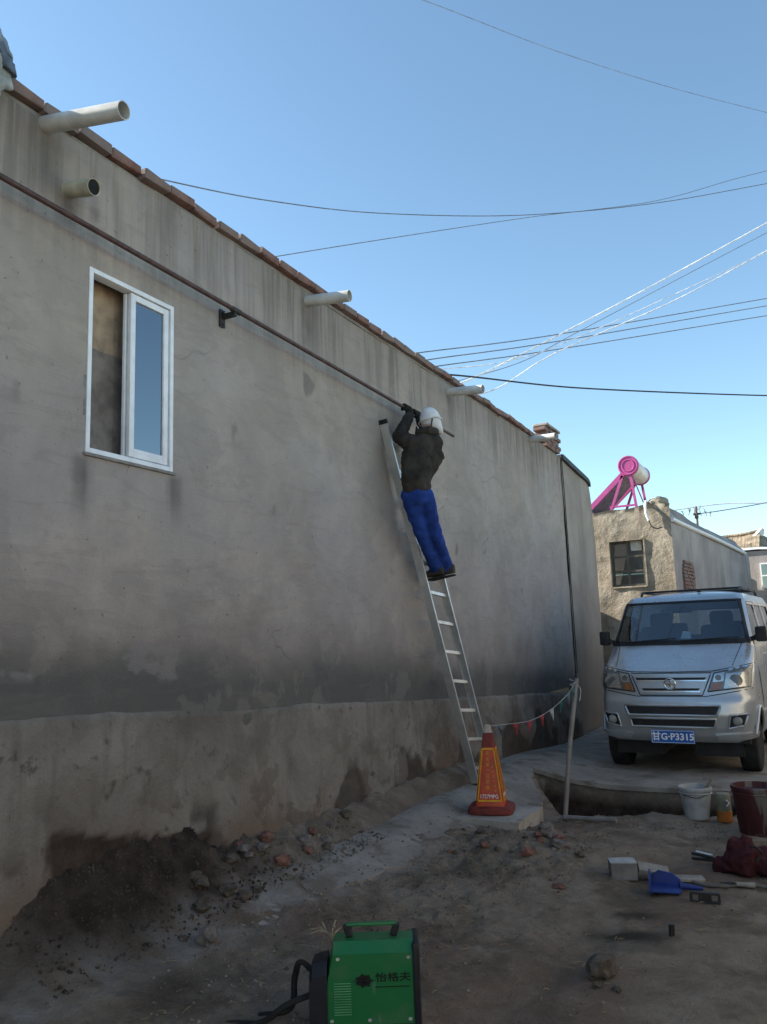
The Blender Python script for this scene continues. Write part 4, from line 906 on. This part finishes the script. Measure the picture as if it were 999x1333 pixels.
bk2 = bucket('bucket', 'dark maroon paint-streaked bucket at the right edge', place(-.57, 7.38), .155, .185, .37, RBM.m)
MB().lathe([(.17, .29), (.02, .295)], Matrix(), 24).build('contents', BLACKH, bk2)
# litter of tools on the dirt
GBX = simple('grey carton', (.16, .155, .15), .85); PAL = simple('pale grey plank', (.24, .225, .20), .9)
bx = thing('carton', 'small grey box lying left of the pale offcut', 'box', place(-1.33, 5.80), R(22)); MB().box((0, 0, .055), (.17, .13, .11), bev=.006).build('box', GBX, bx); MB().box((0, 0, .1125), (.174, .134, .006), bev=.002).build('lid', simple('pale lid', (.34, .34, .34), .8), bx)
oc = thing('board_offcut', 'pale offcut of board propped behind the blue dustpan', 'board', place(-1.14, 5.86, .02), R(20)); MB().box((0, 0, .045), (.20, .10, .035), ry=.16, rx=.3, bev=.004).build('board', PAL, oc); MB().box((.02, .05, .02), (.16, .06, .04), bev=.006).build('batten', GBX, oc)
o2 = MB().box((0, 0, .012), (.22, .09, .02), bev=.004).build('flat_batten', PAL, smooth=30); o2.location = place(-.93, 5.86, .01); o2.rotation_euler = (.05, .03, R(24)); tag(o2, 'thin pale batten lying flat between blue dustpan and maroon sack', 'batten')
BLU = simple('blue plastic', (.012, .03, .16), .5, var=.2)
dp = thing('dustpan', 'blue plastic dustpan lying on the dirt', 'dustpan', place(-1.0, 5.62, .005), R(10))
m = MB(); m.loft([[V((x, -.09, .01)), V((x, .09, .012)), V((x, .10, z)), V((x, .085, z)), V((x, .08, .022)), V((x, -.09, .018))] for x, z in ((-.12, .06), (-.06, .10), (.02, .085), (.07, .05))]); m.loft([[V((-.125, -.085, 0)), V((-.125, .1, 0)), V((-.125, .1, .10)), V((-.125, -.04, .075))], [V((-.112, -.085, 0)), V((-.112, .1, 0)), V((-.112, .1, .10)), V((-.112, -.04, .075))]]); m.build('pan', BLU, dp, 30)
MB().tube([(.06, .02, .03), (.12, .03, .022), (.20, .04, .015)], [.024, .018, .012], 8).build('handle', BLU, dp, 60)
gr = thing('iron_clip', 'small black iron clip with two holes on the dirt before the blue dustpan', 'clip', place(-.77, 5.47), R(6))
m = MB(); m.box((0, 0, .055), (.17, .03, .012)); m.box((0, 0, .006), (.17, .03, .012))
for x in (-.08, -.03, .03, .08): m.box((x, 0, .03), (.016, .026, .04))
m.build('frame', BLKMET, gr); MB().box((0, .005, .03), (.04, .03, .04), bev=.004).build('boss', BLKMET, gr)
bg_ = thing('maroon_sack', 'crumpled dark maroon sack lying at the right edge of the lane', 'sack', place(-.60, 6.12))
MAR = m_cloth('maroon cloth', (.055, .018, .022), var=.35)
def rag(blobs, name, mat, parent, vox=.012, disp=(.05, .03)):
    m = MB()
    for c, d, sd_ in blobs: m.blob(c, d, .35, 1.8, 2, sd_)
    o = m.build(name, mat, parent); return fuse(o, vox, 3, .5, disp)
rag([((0, 0, .10), (.12, .11, .13), 1), ((.15, .02, .08), (.14, .12, .09), 2), ((-.10, .02, .05), (.10, .10, .06), 3), ((.02, .02, .18), (.06, .06, .07), 4), ((.30, .03, .07), (.14, .11, .09), 5)], 'sack', MAR, bg_)
MB().tube(spline([(.06, -.03, .20), (.11, -.06, .19), (.13, -.06, .15), (.09, -.09, .12)], 6), .008, 6).build('drawstring', BLKMET, bg_)
ck = thing('clamp', 'black welding clamp lying left of the maroon sack', 'clamp', place(-.86, 6.28, .02), R(-12))
MB().bar((-.09, 0, .04), (.08, .01, .02), .028, .016).build('jaw', BLKMET, ck); MB().bar((-.09, 0, .005), (.08, -.01, .012), .028, .016).build('jaw', BLKMET, ck); MB().tube([(.07, 0, .015), (.13, -.01, .01)], .014, 8).build('grip', TRIM, ck); MB().bar((-.06, .0, .056), (.05, .008, .042), .03, .006).build('spring', ALU, ck)
hs = MB(); hp = [(-.95, 5.92), (-.85, 5.80), (-.70, 5.78), (-.55, 5.86), (-.35, 5.84), (-.1, 5.95)]
tag(hs.tube(spline([place(x, y, .014) for x, y in hp], 8), .011, 8).build('hose', simple('grey hose', (.12, .11, .10), .7), smooth=60), 'thin grey hose lying on the dirt in front of the maroon sack', 'hose')
tr_ = thing('trowel', 'small trowel with wooden handle lying below the maroon sack', 'trowel', place(-.62, 5.82, .022), R(4)); MB().tube([(0, 0, 0), (.11, 0, 0)], [.014, .018], 8).build('handle', PAL, tr_, 60); MB().prism([(-.10, 0, 0), (-.03, .03, 0), (-.0, 0, 0), (-.03, -.03, 0)], (0, 0, .004)).build('blade', BLKMET, tr_)
def lumpthing(name, label, cat, x, y, d, mat, seed, amp=.35, group=None, sub=3):
    o = MB().blob((0, 0, d[2]*.6), d, amp, 2.2, sub, seed).build(name, mat, smooth=25); o.location = place(x, y, -.005); o.rotation_euler = (0, 0, seed*1.3); tag(o, label, cat, group); return o
CLOD = simple('dark clod', (.085, .07, .055), .97, var=.4, scale=18, bump=.8, bscale=30); STONE = simple('rubble stone', (.15, .13, .12), .95, var=.35, scale=12, bump=.6, bscale=30); RBRK = simple('broken brick', (.17, .085, .065), .95, var=.3, scale=14, bump=.5)
lumpthing('soil_clod', 'large dark soil clod lying alone in the right foreground', 'clod', -1.09, 4.16, (.092, .06, .062), CLOD, 1, .2)
lumpthing('soil_clod', 'small dark clod just right of the large clod', 'clod', -.99, 4.02, (.024, .02, .013), CLOD, 2)
lumpthing('soil_clod', 'small dark clod just below the large clod', 'clod', -1.08, 4.03, (.03, .018, .012), CLOD, 3)
o = MB().tube([(0, 0, 0), (.004, 0, .065)], .016, 8).build('stub', BLKMET); o.location = place(-.865, 4.80, -.005); tag(o, 'short black stub standing at the right end of the dark damp patch', 'stub')
lumpthing('rubble_stone', 'pale rubble stone near the elbow of the L-shaped pole', 'stone', -2.05, 6.42, (.07, .06, .05), STONE, 6)
lumpthing('rubble_stone', 'grey stone on dirt left of the green machine', 'stone', -2.93, 3.45, (.06, .05, .06), STONE, 7)
rr = random.Random(11)
for k in range(24):
    a = rr.gauss(-2.15, .28); b = rr.gauss(6.05, .33); s = rr.uniform(.016, .045)
    lumpthing('rubble_piece', 'small broken piece of brick and mortar in the rubble below the cone', 'rubble', a, b, (s*1.3, s, s*.75), rr.choice((RBRK, STONE, CLOD, CLOD)), 20+k, group='rubble below the cone', sub=2)
for k in range(18):
    b = rr.uniform(4.2, 5.6); a = rr.uniform(-3.42, -3.2); s = rr.uniform(.02, .055)
    lumpthing('wall_rubble', 'small lump of fallen render lying at the foot of the plinth', 'rubble', a, b, (s*1.2, s, s*.8), rr.choice((STONE, CLOD, RBRK)), 60+k, group='fallen render at the plinth foot', sub=2)
for k in range(9):
    b = rr.uniform(3.0, 4.2); a = rr.uniform(-3.45, -3.05); s = rr.uniform(.02, .05)
    lumpthing('earth_lump', 'dark lump of slumped earth under the hollow in the wall', 'earth', a, b, (s*1.2, s, s*.8), CLOD, 90+k, group='earth slumped from the wall hollow', sub=2)

# ------------------------------------------------------------------ green welding machine
WL = (-1.87, 3.25, gz1(-1.87, 3.25)+.005)
wm = thing('welding_machine', 'green and black inverter welding machine with top handle in the foreground', 'welding machine', WL, R(28))
wm.scale = (1.18, 1.0, .88)
gg = G('green enamel', .4, 0, .4); du = gg.ma('MULTIPLY', gg.rng(gg.noise(7, 6, .65), .45, .75), .35); sc2 = gg.rng(gg.noise(1, 4, .6, gg.mp((30, 30, 4))), .68, .72)
gg.col(gg.mix(gg.ma('MULTIPLY', sc2, .35), gg.mix(du, (.010, .135, .042), (.10, .13, .085)), (.16, .20, .16))); gg.rgh(gg.ma('ADD', .36, gg.ma('MULTIPLY', du, .9))); GRN = gg.m; BLKP = simple('black plastic', (.014, .015, .02), .5, bump=.2, bscale=120)
bodyp = [(-.162, .035), (.165, .035), (.165, .385), (.150, .405), (-.118, .405), (-.128, .39), (-.150, .24), (-.162, .2)]
def ext(m, prof, y0, y1): return m.prism([(x, y0, z) for x, z in prof], (0, y1-y0, 0))
bo = ext(MB(), bodyp, -.075, .075)
# top folds in: chamfer along the long sides
me = MB(); ring = []
for x in (-.162, -.14, -.128, -.11, .0, .14, .165):
    zt = float(np.interp(x, [-.162, -.14, -.128, .165], [.2, .33, .40, .40])); ring.append([V((x, -.09, .035)), V((x, -.09, zt-.045)), V((x, -.052, zt)), V((x, .052, zt)), V((x, .09, zt-.045)), V((x, .09, .035))])
me.loft(ring); me.build('case', GRN, wm, 20)
def bumper(x0, x1, name, h): 
    MB().box(((x0+x1)/2, 0, h/2+.012), (x1-x0, .205, h), bev=.018).build(name, BLKP, wm, 40)
bumper(.158, .186, 'rear_panel', .385); m = MB(); m.loft([[V((x, -.1, .01)), V((x, -.1, z-.05)), V((x, -.06, z)), V((x, .06, z)), V((x, .1, z-.05)), V((x, .1, .01))] for x, z in ((-.215, .27), (-.205, .30), (-.150, .32))]); m.build('front_panel', BLKP, wm, 30)
MB().box((0, 0, .025), (.34, .19, .03), bev=.008).build('base_tray', BLKP, wm)
hn = MB(); hn.box((.012, 0, .458), (.19, .03, .016), bev=.007); hn.build('handle', GRN, wm, 40)
for x in (-.075, .10): MB().box((x, 0, .43), (.026, .034, .058), ry=(-.25 if x < 0 else .25), bev=.006).build('handle_post', BLKP, wm)
LOGM = simple('black print', (.008, .009, .008), .6); PRT = simple('pale green print', (.10, .30, .14), .5)
T = lambda x, z: Matrix.Translation((x, -.0915, z)) @ Matrix.Rotation(math.pi/2, 4, 'X')
lg = link('logo', None, None, wm)
MB().lathe([(.012, .0), (.012, .0015), (.026, .0015), (.026, 0)], T(-.018, .235), 24).build('ring', LOGM, lg); 
m = MB()
for k in range(7):
    a = k*2*math.pi/7; c = T(-.018, .235) @ V((.027*math.cos(a), .027*math.sin(a), .0008)); m.box(c, (.008, .0015, .008), ry=a)
m.build('petals', LOGM, lg); MB().tube([T(-.055, .235) @ V((0, 0, .001)), T(.02, .235) @ V((0, 0, .001))], .002, 5).build('bar', LOGM, lg)
text('brand_lettering', '怡格夫', .043, LOGM, wm, T(.088, .245), .0008, bold=.0006)
MB().box((.085, -.0915, .205), (.125, .0015, .004)).build('underline', LOGM, wm)
for x, z in ((-.135, .06), (.145, .06), (.145, .335), (-.11, .335), (0, .06)): MB().tube([(x, -.089, z), (x, -.0945, z)], .007, 10).build('screw', ALU, wm)
for k in range(13): MB().box((-.095, -.0920, .225-k*.0115), (.062, .003, .0035)).build('vent_slot', PRT, wm)
kb = MB().tube(spline([(-.20, -.03, .16), (-.30, -.05, .12), (-.40, -.02, .03), (-.52, .02, .012), (-.70, -.05, .012), (-.95, -.1, .012)], 8), .014, 10)
kb.build('power_cable', RUBBER, wm, 60); MB().tube(spline([(-.20, .03, .22), (-.255, .03, .28), (-.28, .05, .20), (-.30, .06, .05), (-.42, .09, .012)], 8), .012, 10).build('electrode_lead', RUBBER, wm, 60)
m = MB()
for k in range(7):
    a = k*.9; m.tube([(-.135, .01*k-.03, .40), (-.15+.03*math.cos(a), .01*k-.03+.03*math.sin(a), .435+.012*math.sin(k*2.3)), (-.16+.06*math.cos(a), .05*math.sin(a), .445+.02*math.sin(k*1.3))], .0035, 5)
o = m.build('wire_offcuts', simple('brassy wire', (.28, .22, .15), .5, .5)); o.matrix_world = Matrix.Translation(WL) @ Matrix.Rotation(R(28), 4, 'Z') @ Matrix.Diagonal((1.18, 1, .88, 1)); tag(o, 'tangle of brassy wire offcuts lying on the green machine', 'wire')

# ------------------------------------------------------------------ mud house at the bend of the lane
mh = thing('mud_house', 'low tan mud-plastered house with small window behind the minivan', 'house', (-2.39, 17, 0)); MO = V((2.39, -17, 0))
def MH(m, name, mat, parent=mh, smooth=0): m.v = [tuple(V(v)+MO) for v in m.v]; return m.build(name, mat, parent, smooth)
hw = (-3.66, -2.965, 2.54, 3.49)                                       # window x0,x1,z0,z1
xs = np.unique(np.concatenate([np.arange(-9, -4, .3), np.arange(-4, -2.39, .05), [hw[0], hw[1], -2.39]])); zz = np.unique(np.concatenate([np.arange(0, 4.2, .05), [hw[2], hw[3], 4.2]]))
A, B = np.meshgrid(xs, zz); Bt = np.where(B > 4.1, 4.14+.10*(fbm(A, A*0, 2.5, 4, 9)-.5)+.07*sst(A, -3.6, -2.6), B); Yh = 17 + .06*(fbm(A, B, 2.2, 4, 91)-.5) + .02*(fbm(A, B, 7, 4, 92)-.5)
Ac, Bc = np.meshgrid((xs[1:]+xs[:-1])/2, (zz[1:]+zz[:-1])/2); kp = ~((Ac > hw[0]) & (Ac < hw[1]) & (Bc > hw[2]) & (Bc < hw[3]))
gridmesh('front_wall', A+2.39, Yh-17, Bt, MUD, mh, keep=kp)
sy = np.concatenate([np.arange(16.98, 20, .12), np.arange(20, 27.5, .4)]); sz = np.linspace(0, 1, 34); C_, D_ = np.meshgrid(sy, sz)
rid = lambda y: 4.20 + .12*sst(y, 17.0, 18.3) - .10*sst(y, 19, 22) + .06*sst(y, 23, 27)
top = rid(C_) + .06*(fbm(C_, C_*0, 1.4, 4, 17)-.5); Zs = D_*top; Xs = -2.39 + (C_-17)*.075 + .04*(fbm(C_, Zs, .9, 3, 18)-.5) - .35*sst(Zs, 3.75, 4.3)
gridmesh('side_wall', Xs+2.39, C_-17, Zs, SIDEP, mh)
m = MB(); m.loft([[V((-9, y, 4.0)), V((-9, y, 4.12)), V((-2.72+(y-17)*.075, y, 4.13)), V((-2.72+(y-17)*.075, y, 4.0))] for y in (17.1, 19, 22, 27.4)]); MH(m, 'roof', ROOFM)
WOOD = simple('old painted wood', (.09, .085, .07), .8); 
wn_ = link('window', None, None, mh)
rvm = MB()
for c, d in (((hw[0]-.012, 17.1, 3.015), (.03, .26, .98)), ((hw[1]+.012, 17.1, 3.015), (.03, .26, .98)), ((-3.31, 17.1, hw[3]+.012), (.70, .26, .03)), ((-3.31, 17.1, hw[2]-.012), (.70, .26, .03))): rvm.box(c, d)
MH(rvm, 'reveal', MUD, wn_)
fm = MB()
for x in (hw[0]+.03, -3.315, hw[1]-.03): fm.box((x, 17.12, 3.015), (.045, .05, .95))
for z in (hw[2]+.03, 2.86, 3.17, hw[3]-.03): fm.box((-3.3125, 17.123, z), (.66, .045, .04))
MH(fm, 'frame', WOOD, wn_)
PANE_D = glass('dim pane', (.35, .42, .42), .85); TEALC = m_cloth('teal curtain', (.08, .12, .115)); PALEP = simple('pale board', (.40, .38, .34), .8); REDW = simple('dull red board', (.075, .035, .03), .9)
for x in (-3.475, -3.15):
    for z in (2.71, 3.015, 3.32): MH(MB().box((x, 17.13, z), (.30, .006, .28)), 'pane', PANE_D, wn_)
MH(MB().box((-3.31, 17.2, 3.12), (.66, .02, .62)), 'curtain', TEALC, wn_); MH(MB().box((-3.31, 17.2, 2.66), (.66, .02, .26)), 'lower_board', REDW, wn_); MH(MB().box((-3.12, 17.10, 3.38), (.24, .01, .20)), 'paper_sheet', PALEP, wn_)
# bricked-up arch in the side wall
def sxw(y): return -2.39+(y-17)*.075
ar = link('bricked_arch', None, None, mh)
k = 0
for c in range(14):
    z = 2.05+c*.075; y0_, y1_ = 17.55, 18.65; cut = max(0, (z-2.75)/.42); half = .52*math.sqrt(max(0, 1-cut**2)) if z > 2.75 else .52
    y = 18.1-half
    while y < 18.1+half-.05:
        L = min(.24, 18.1+half-y)
        o = put(BM[k % 4], V((sxw(y)-.035, y+L/2, z)), (0, 0, R(-4.3)), ar, MO); o.scale = (1, L/.25, 1); y += .25 if not (c % 2 and y < 18.1-half+.01) else .125; k += 1
MH(MB().tube(spline([(-2.36, 17.02, 3.85), (-2.28, 18.5, 3.86), (-1.98, 22, 3.84), (-1.66, 26.2, 3.80)], 8), .05, 12), 'gutter_pipe', simple('white pvc', (.66, .64, .62), .4, var=.1), mh, 60)
MH(MB().tube(spline([(-2.88, 17.2, 4.3), (-2.85, 16.93, 4.2), (-2.84, 16.9, 4.0), (-2.80, 16.91, 3.86)], 6), .028, 8), 'white_hose', WHITE, mh, 60)
MH(MB().tube(spline([(-2.80, 16.91, 3.86), (-2.76, 16.91, 3.74), (-2.66, 16.92, 3.68), (-2.55, 16.93, 3.70)], 6), .012, 8), 'cable', WIREB, mh, 60)
MH(MB().blob((-2.66, 17.3, 4.22), (.20, .2, .16), .3, 2, 3, 4).build('x', MUD) and MB().blob((-2.66, 17.3, 4.22), (.20, .2, .16), .3, 2, 3, 4), 'ridge_lump', MUD, mh, 40)
bpy.data.objects.remove(bpy.data.objects['x'])
# dry twigs on its roof
rr = random.Random(4); m = MB()
def twig(p, d, L, r, dep):
    q = p + d*L; m.tube([p, p.lerp(q, .5)+V((rr.uniform(-.02, .02), 0, rr.uniform(-.02, .02))), q], [r, r*.8, r*.5], 5)
    if dep:
        for _ in range(3): twig(p.lerp(q, rr.uniform(.4, 1)), (d+V((rr.uniform(-.7, .7), rr.uniform(-.7, .7), rr.uniform(-.1, .5)))).normalized(), L*.6, r*.6, dep-1)
for k in range(7): twig(V((-2.35+.08*k, 18.8+.12*k, 4.15)), V((rr.uniform(-.6, .6), .1, 1)).normalized(), rr.uniform(.07, .15), .008, 2)
stuff(tag(m.build('dry_twigs', simple('dry twig', (.13, .09, .06), .9)), 'dry leafless twigs sticking up from the mud house ridge', 'twigs'))

# ------------------------------------------------------------------ solar water heater
sh_ = thing('solar_water_heater', 'pink and white solar water heater with tilted glass tubes on the mud house roof', 'water heater', (-3.2, 17.2, 4.15)); SO = V((3.2, -17.2, -4.15))
PINK = simple('pink enamel', (.42, .075, .24), .4, var=.12); TANK = simple('cream tank', (.66, .63, .58), .35, var=.12, scale=4); TUBEM = simple('collector tube', (.24, .22, .27), .2, .4)
def SH(m, name, mat, parent=sh_, smooth=50): m.v = [tuple(V(v)+SO) for v in m.v]; return m.build(name, mat, parent, smooth)
tc = V((-3.17, 17.15, 5.10)); MYr = Matrix.Rotation(-math.pi/2, 4, 'X')
SH(MB().lathe([(.01, .05), (.19, .05), (.20, .06), (.20, 1.32), (.19, 1.33), (.01, 1.33)], Matrix.Translation(tc) @ MYr, 30), 'tank', TANK)
for z0_, z1_ in ((-.01, .07), (1.31, 1.38)):
    SH(MB().lathe([(.01, z0_), (.11, z0_), (.118, z0_-.012), (.135, z0_-.012), (.142, z0_), (.18, z0_-.002), (.188, z0_-.014), (.208, z0_-.010), (.218, z0_+.02), (.218, z1_), (.20, z1_+.004)], Matrix.Translation(tc) @ MYr, 30), 'end_cap', PINK)
lo = V((-4.05, 17.15, 4.22))
for i in range(14):
    yy = .10+i*.09; a = tc+V((-.12, yy, -.10)); b = lo+V((0, yy, 0)); SH(MB().tube([a, b], .029, 10), 'tube', TUBEM)
for yy in (.03, 1.34):
    SH(MB().bar(tc+V((-.10, yy, -.14)), lo+V((-.05, yy, -.01)), .05, .10), 'side_rail', PINK, smooth=0)
    SH(MB().bar(tc+V((.02, yy, -.15)), (-3.06, 17.15+yy, 4.12), .06, .05, (1, 0, 0)), 'rear_leg', PINK, smooth=0)
    SH(MB().bar(tc+V((-.14, yy, -.2)), (-3.62, 17.15+yy, 4.12), .05, .05, (1, 0, 0)), 'front_leg', PINK, smooth=0)
    SH(MB().bar((-3.06, 17.15+yy, 4.25), (-3.62, 17.15+yy, 4.25), .04, .04), 'tie_bar', PINK, smooth=0)
SH(MB().bar(lo+V((-.03, 0, 0)), lo+V((-.03, 1.38, 0)), .10, .09), 'bottom_tray', PINK, smooth=0)
SH(MB().bar(tc+V((.06, .03, -.2)), (-3.06, 17.15+1.34, 4.2), .02, .02), 'brace', PINK, smooth=0)

# ------------------------------------------------------------------ farther house, pole
fh = thing('tiled_house', 'distant house with tan tiled roof and white ridge end at the right edge', 'house', (-1.4, 28, 0)); FO = V((1.4, -28, 0))
def FH(m, name, mat, parent=fh, smooth=0): m.v = [tuple(V(v)+FO) for v in m.v]; return m.build(name, mat, parent, smooth)
FH(MB().box((1.0, 31, 2.0), (6.2, 6, 4.0)), 'wall', SIDEP)
RT = G('old roof tiles', .95, 0, .1); RT.col(RT.mix(RT.rng(RT.noise(3, 5, .6), .3, .7), (.15, .12, .085), (.34, .27, .19))); RT.bump(RT.noise(1, 3, .5, RT.mp((18, 1, 3))), .8, .05); RTM = RT.m
m = MB(); rings = []
for x in (-3.6, -3.0, -2.4, -1.9, -1.35):
    zt = 4.70+.05*math.sin((x+3)*1.2)+(.10 if x > -1.6 else 0); rings.append([V((x, 28.3, 4.02)), V((x, 28.0, 4.05)), V((x, 29.3, zt-.25)), V((x, 30.3, zt)), V((x, 33.4, 4.0))])
m.loft(rings); FH(m, 'roof', RTM)
m = MB(); m.loft([[V((x, 28.3, 4.0)), V((x, 28.0, 4.03)), V((x, 29.3, zt-.22)), V((x, 30.3, zt)), V((x, 33.4, 4.0))] for x, zt in ((-1.345, 4.75), (-.9, 4.45), (-.2, 4.2), (4.2, 4.15))]); FH(m, 'hip_roof', RTM)
FH(MB().bar((-1.62, 29.5, 4.42), (-1.30, 30.2, 4.86), .10, .22), 'ridge_end', simple('white lime', (.75, .73, .69), .8)); FH(MB().tube(spline([(-3.2, 30.3, 4.74), (-2.4, 30.3, 4.77), (-1.7, 30.3, 4.82), (-1.25, 30.3, 4.92)], 5), .06, 8), 'ridge_tiles', RTM)
FH(MB().bar((-3.6, 27.95, 4.05), (-1.35, 27.95, 4.08), .08, .07), 'eave_board', WHITE); FH(MB().bar((-1.35, 27.95, 4.08), (.8, 27.95, 3.9), .08, .07), 'eave_board', WHITE)
wf = link('window', None, None, fh)
for x in (-1.36, -1.12, -.88): FH(MB().box((x, 27.97, 3.2), (.035, .06, .8)), 'bar', WHITE, wf)
for z in (2.82, 3.2, 3.58): FH(MB().box((-1.12, 27.968, z), (.50, .055, .04)), 'rail', WHITE, wf)
FH(MB().box((-1.12, 27.99, 3.2), (.48, .01, .76)), 'pane', PANE_D, wf)
FH(MB().box((-1.86, 27.97, 3.0), (.28, .05, .35)), 'meter_box', BLKMET)
up_ = thing('roof_mast', 'short thin cable mast standing on the mud house ridge', 'mast', (-2.44, 22, 4.15)); MB().tube([(0, 0, -.1), (0, 0, .62)], .03, 8).build('pole', simple('weathered post', (.14, .12, .11), .9), up_); MB().bar((-.08, 0, .42), (.10, 0, .42), .05, .05).build('insulator', BLKMET, up_); MB().box((0, -.03, .36), (.09, .06, .12)).build('junction_box', BLKMET, up_)

# ------------------------------------------------------------------ house across the lane (outside the frame, its sunlit wall bounces light)
nh = thing('facing_house', 'low tan mud house across the lane, right of the frame', 'house', (2.2, 6, 0))
LIME = simple('cream lime wash', (.50, .45, .37), .95, bump=.4)
m = MB(); m.box((2.5, 0, 1.6), (5, 34, 3.2)); m.build('wall', LIME, nh); MB().box((2.5, 0, 3.26), (5.2, 34.2, .12)).build('roof', ROOFM, nh)

# ------------------------------------------------------------------ overhead wires
def wire(name, pts, r, mat, label): tag(MB().tube(spline(pts, 14), r, 6).build(name, mat, smooth=60), label, 'wire')
wire('overhead_wire', [(-3.92, 2.6, 4.55), (-4.01, 4.13, 5.12), (-4.1, 5.68, 5.74), (-3.81, 7.45, 6.38), (-2.84, 9.55, 7.08), (-1.44, 11.33, 7.7), (.11, 13.15, 8.48), (1.5, 14.8, 9.2)], .0058, WIREG, 'dark wire sagging from the near roof edge across the middle of the sky')
wire('overhead_wire', [(-4.3, 5.4, 5.05), (-3.84, 7.48, 6.09), (-3.15, 10.97, 7.82), (-1.62, 12.8, 8.52), (-.4, 14.44, 9.4), (.8, 16, 10.2)], .005, WIREG, 'thin wire rising rightwards to cross the long sagging dark wire')
wire('overhead_wire', [(-2.5, 3.9, 5.95), (-2.26, 4.82, 6.44), (-1.72, 7.22, 7.41), (-.84, 8.79, 7.68), (.22, 10.44, 7.95)], .003, simple('faint wire', (.30, .36, .43), .6), 'faint wire slanting across the top of the sky')
wire('overhead_wire', [(-4.4, 7.6, 4.72), (-3.91, 8.11, 4.94), (-3.03, 11.35, 6.06), (-.09, 16.05, 7.72), (1.5, 18.6, 8.6)], .0075, WIREG, 'uppermost of three parallel dark wires above the roofline')
wire('overhead_wire', [(-4.4, 7.85, 4.70), (-3.84, 8.38, 4.93), (-3.04, 11.37, 5.96), (-.11, 16.06, 7.58), (1.5, 18.6, 8.4)], .0075, WIREG, 'middle one of three parallel dark wires above the roofline')
wire('overhead_wire', [(-4.4, 8.2, 4.75), (-3.88, 8.7, 4.95), (-3.05, 11.38, 5.84), (-.13, 16.09, 7.4), (1.5, 18.6, 8.2)], .0075, WIREG, 'lowest of three parallel dark wires above the roofline')
wire('overhead_cable', [(-4.5, 8.0, 4.72), (-3.8, 8.86, 4.89), (-2.71, 11.67, 5.26), (-.27, 15.19, 5.62), (1.2, 17.2, 5.9)], .0125, WIREB, 'thick black cable, the lowest line running from the roof to the right')
wire('service_cable', [(-4.5, 9.4, 4.8), (-3.77, 9.98, 5.17), (-3.03, 11.36, 6.02), (-1.77, 12.97, 7.17), (.05, 14.81, 8.65), (1.2, 16, 9.6)], .011, WIREW, 'brightest white cable, topmost of the pale bundle rising to the right')
wire('service_cable', [(-4.5, 9.35, 4.86), (-4.06, 9.84, 5.10), (-3.33, 10.72, 5.52), (-2.61, 11.56, 6.14), (.04, 14.83, 8.48), (1.2, 16.2, 9.4)], .005, WIREG, 'thin grey cable just below the brightest white cable')
wire('service_cable', [(-3.9, 9.3, 4.70), (-3.55, 10.2, 5.02), (-3.0, 11.4, 5.80), (-1.46, 13.18, 6.93), (0, 14.87, 8.17), (1.2, 16.1, 9.1)], .0085, WIREW, 'lowest white cable of the pale bundle, ending above the drain spout')
wire('service_cable', [(-4.6, 8.9, 4.95), (-4.11, 9.21, 5.10), (-3.37, 10.15, 5.36), (-2.62, 11.57, 6.05), (0, 14.88, 8.14), (1.2, 16.2, 9.0)], .006, WIREW, 'thin white cable of the pale bundle bowing low over the three dark wires')
wire('roof_wire', [(-4.2, 26.2, 5.25), (-3.35, 25.09, 5.16), (-1.94, 23.58, 4.99), (-.66, 22.02, 4.68), (.3, 21, 4.6)], .016, WIREG, 'upper dark wire crossing low behind the mud house ridge')
wire('roof_wire', [(-2.44, 22, 4.57), (-1.8, 22, 4.60), (-.66, 22.02, 4.70), (.3, 22.1, 4.85)], .014, WIREG, 'lower dark wire running from the roof mast to the right edge')
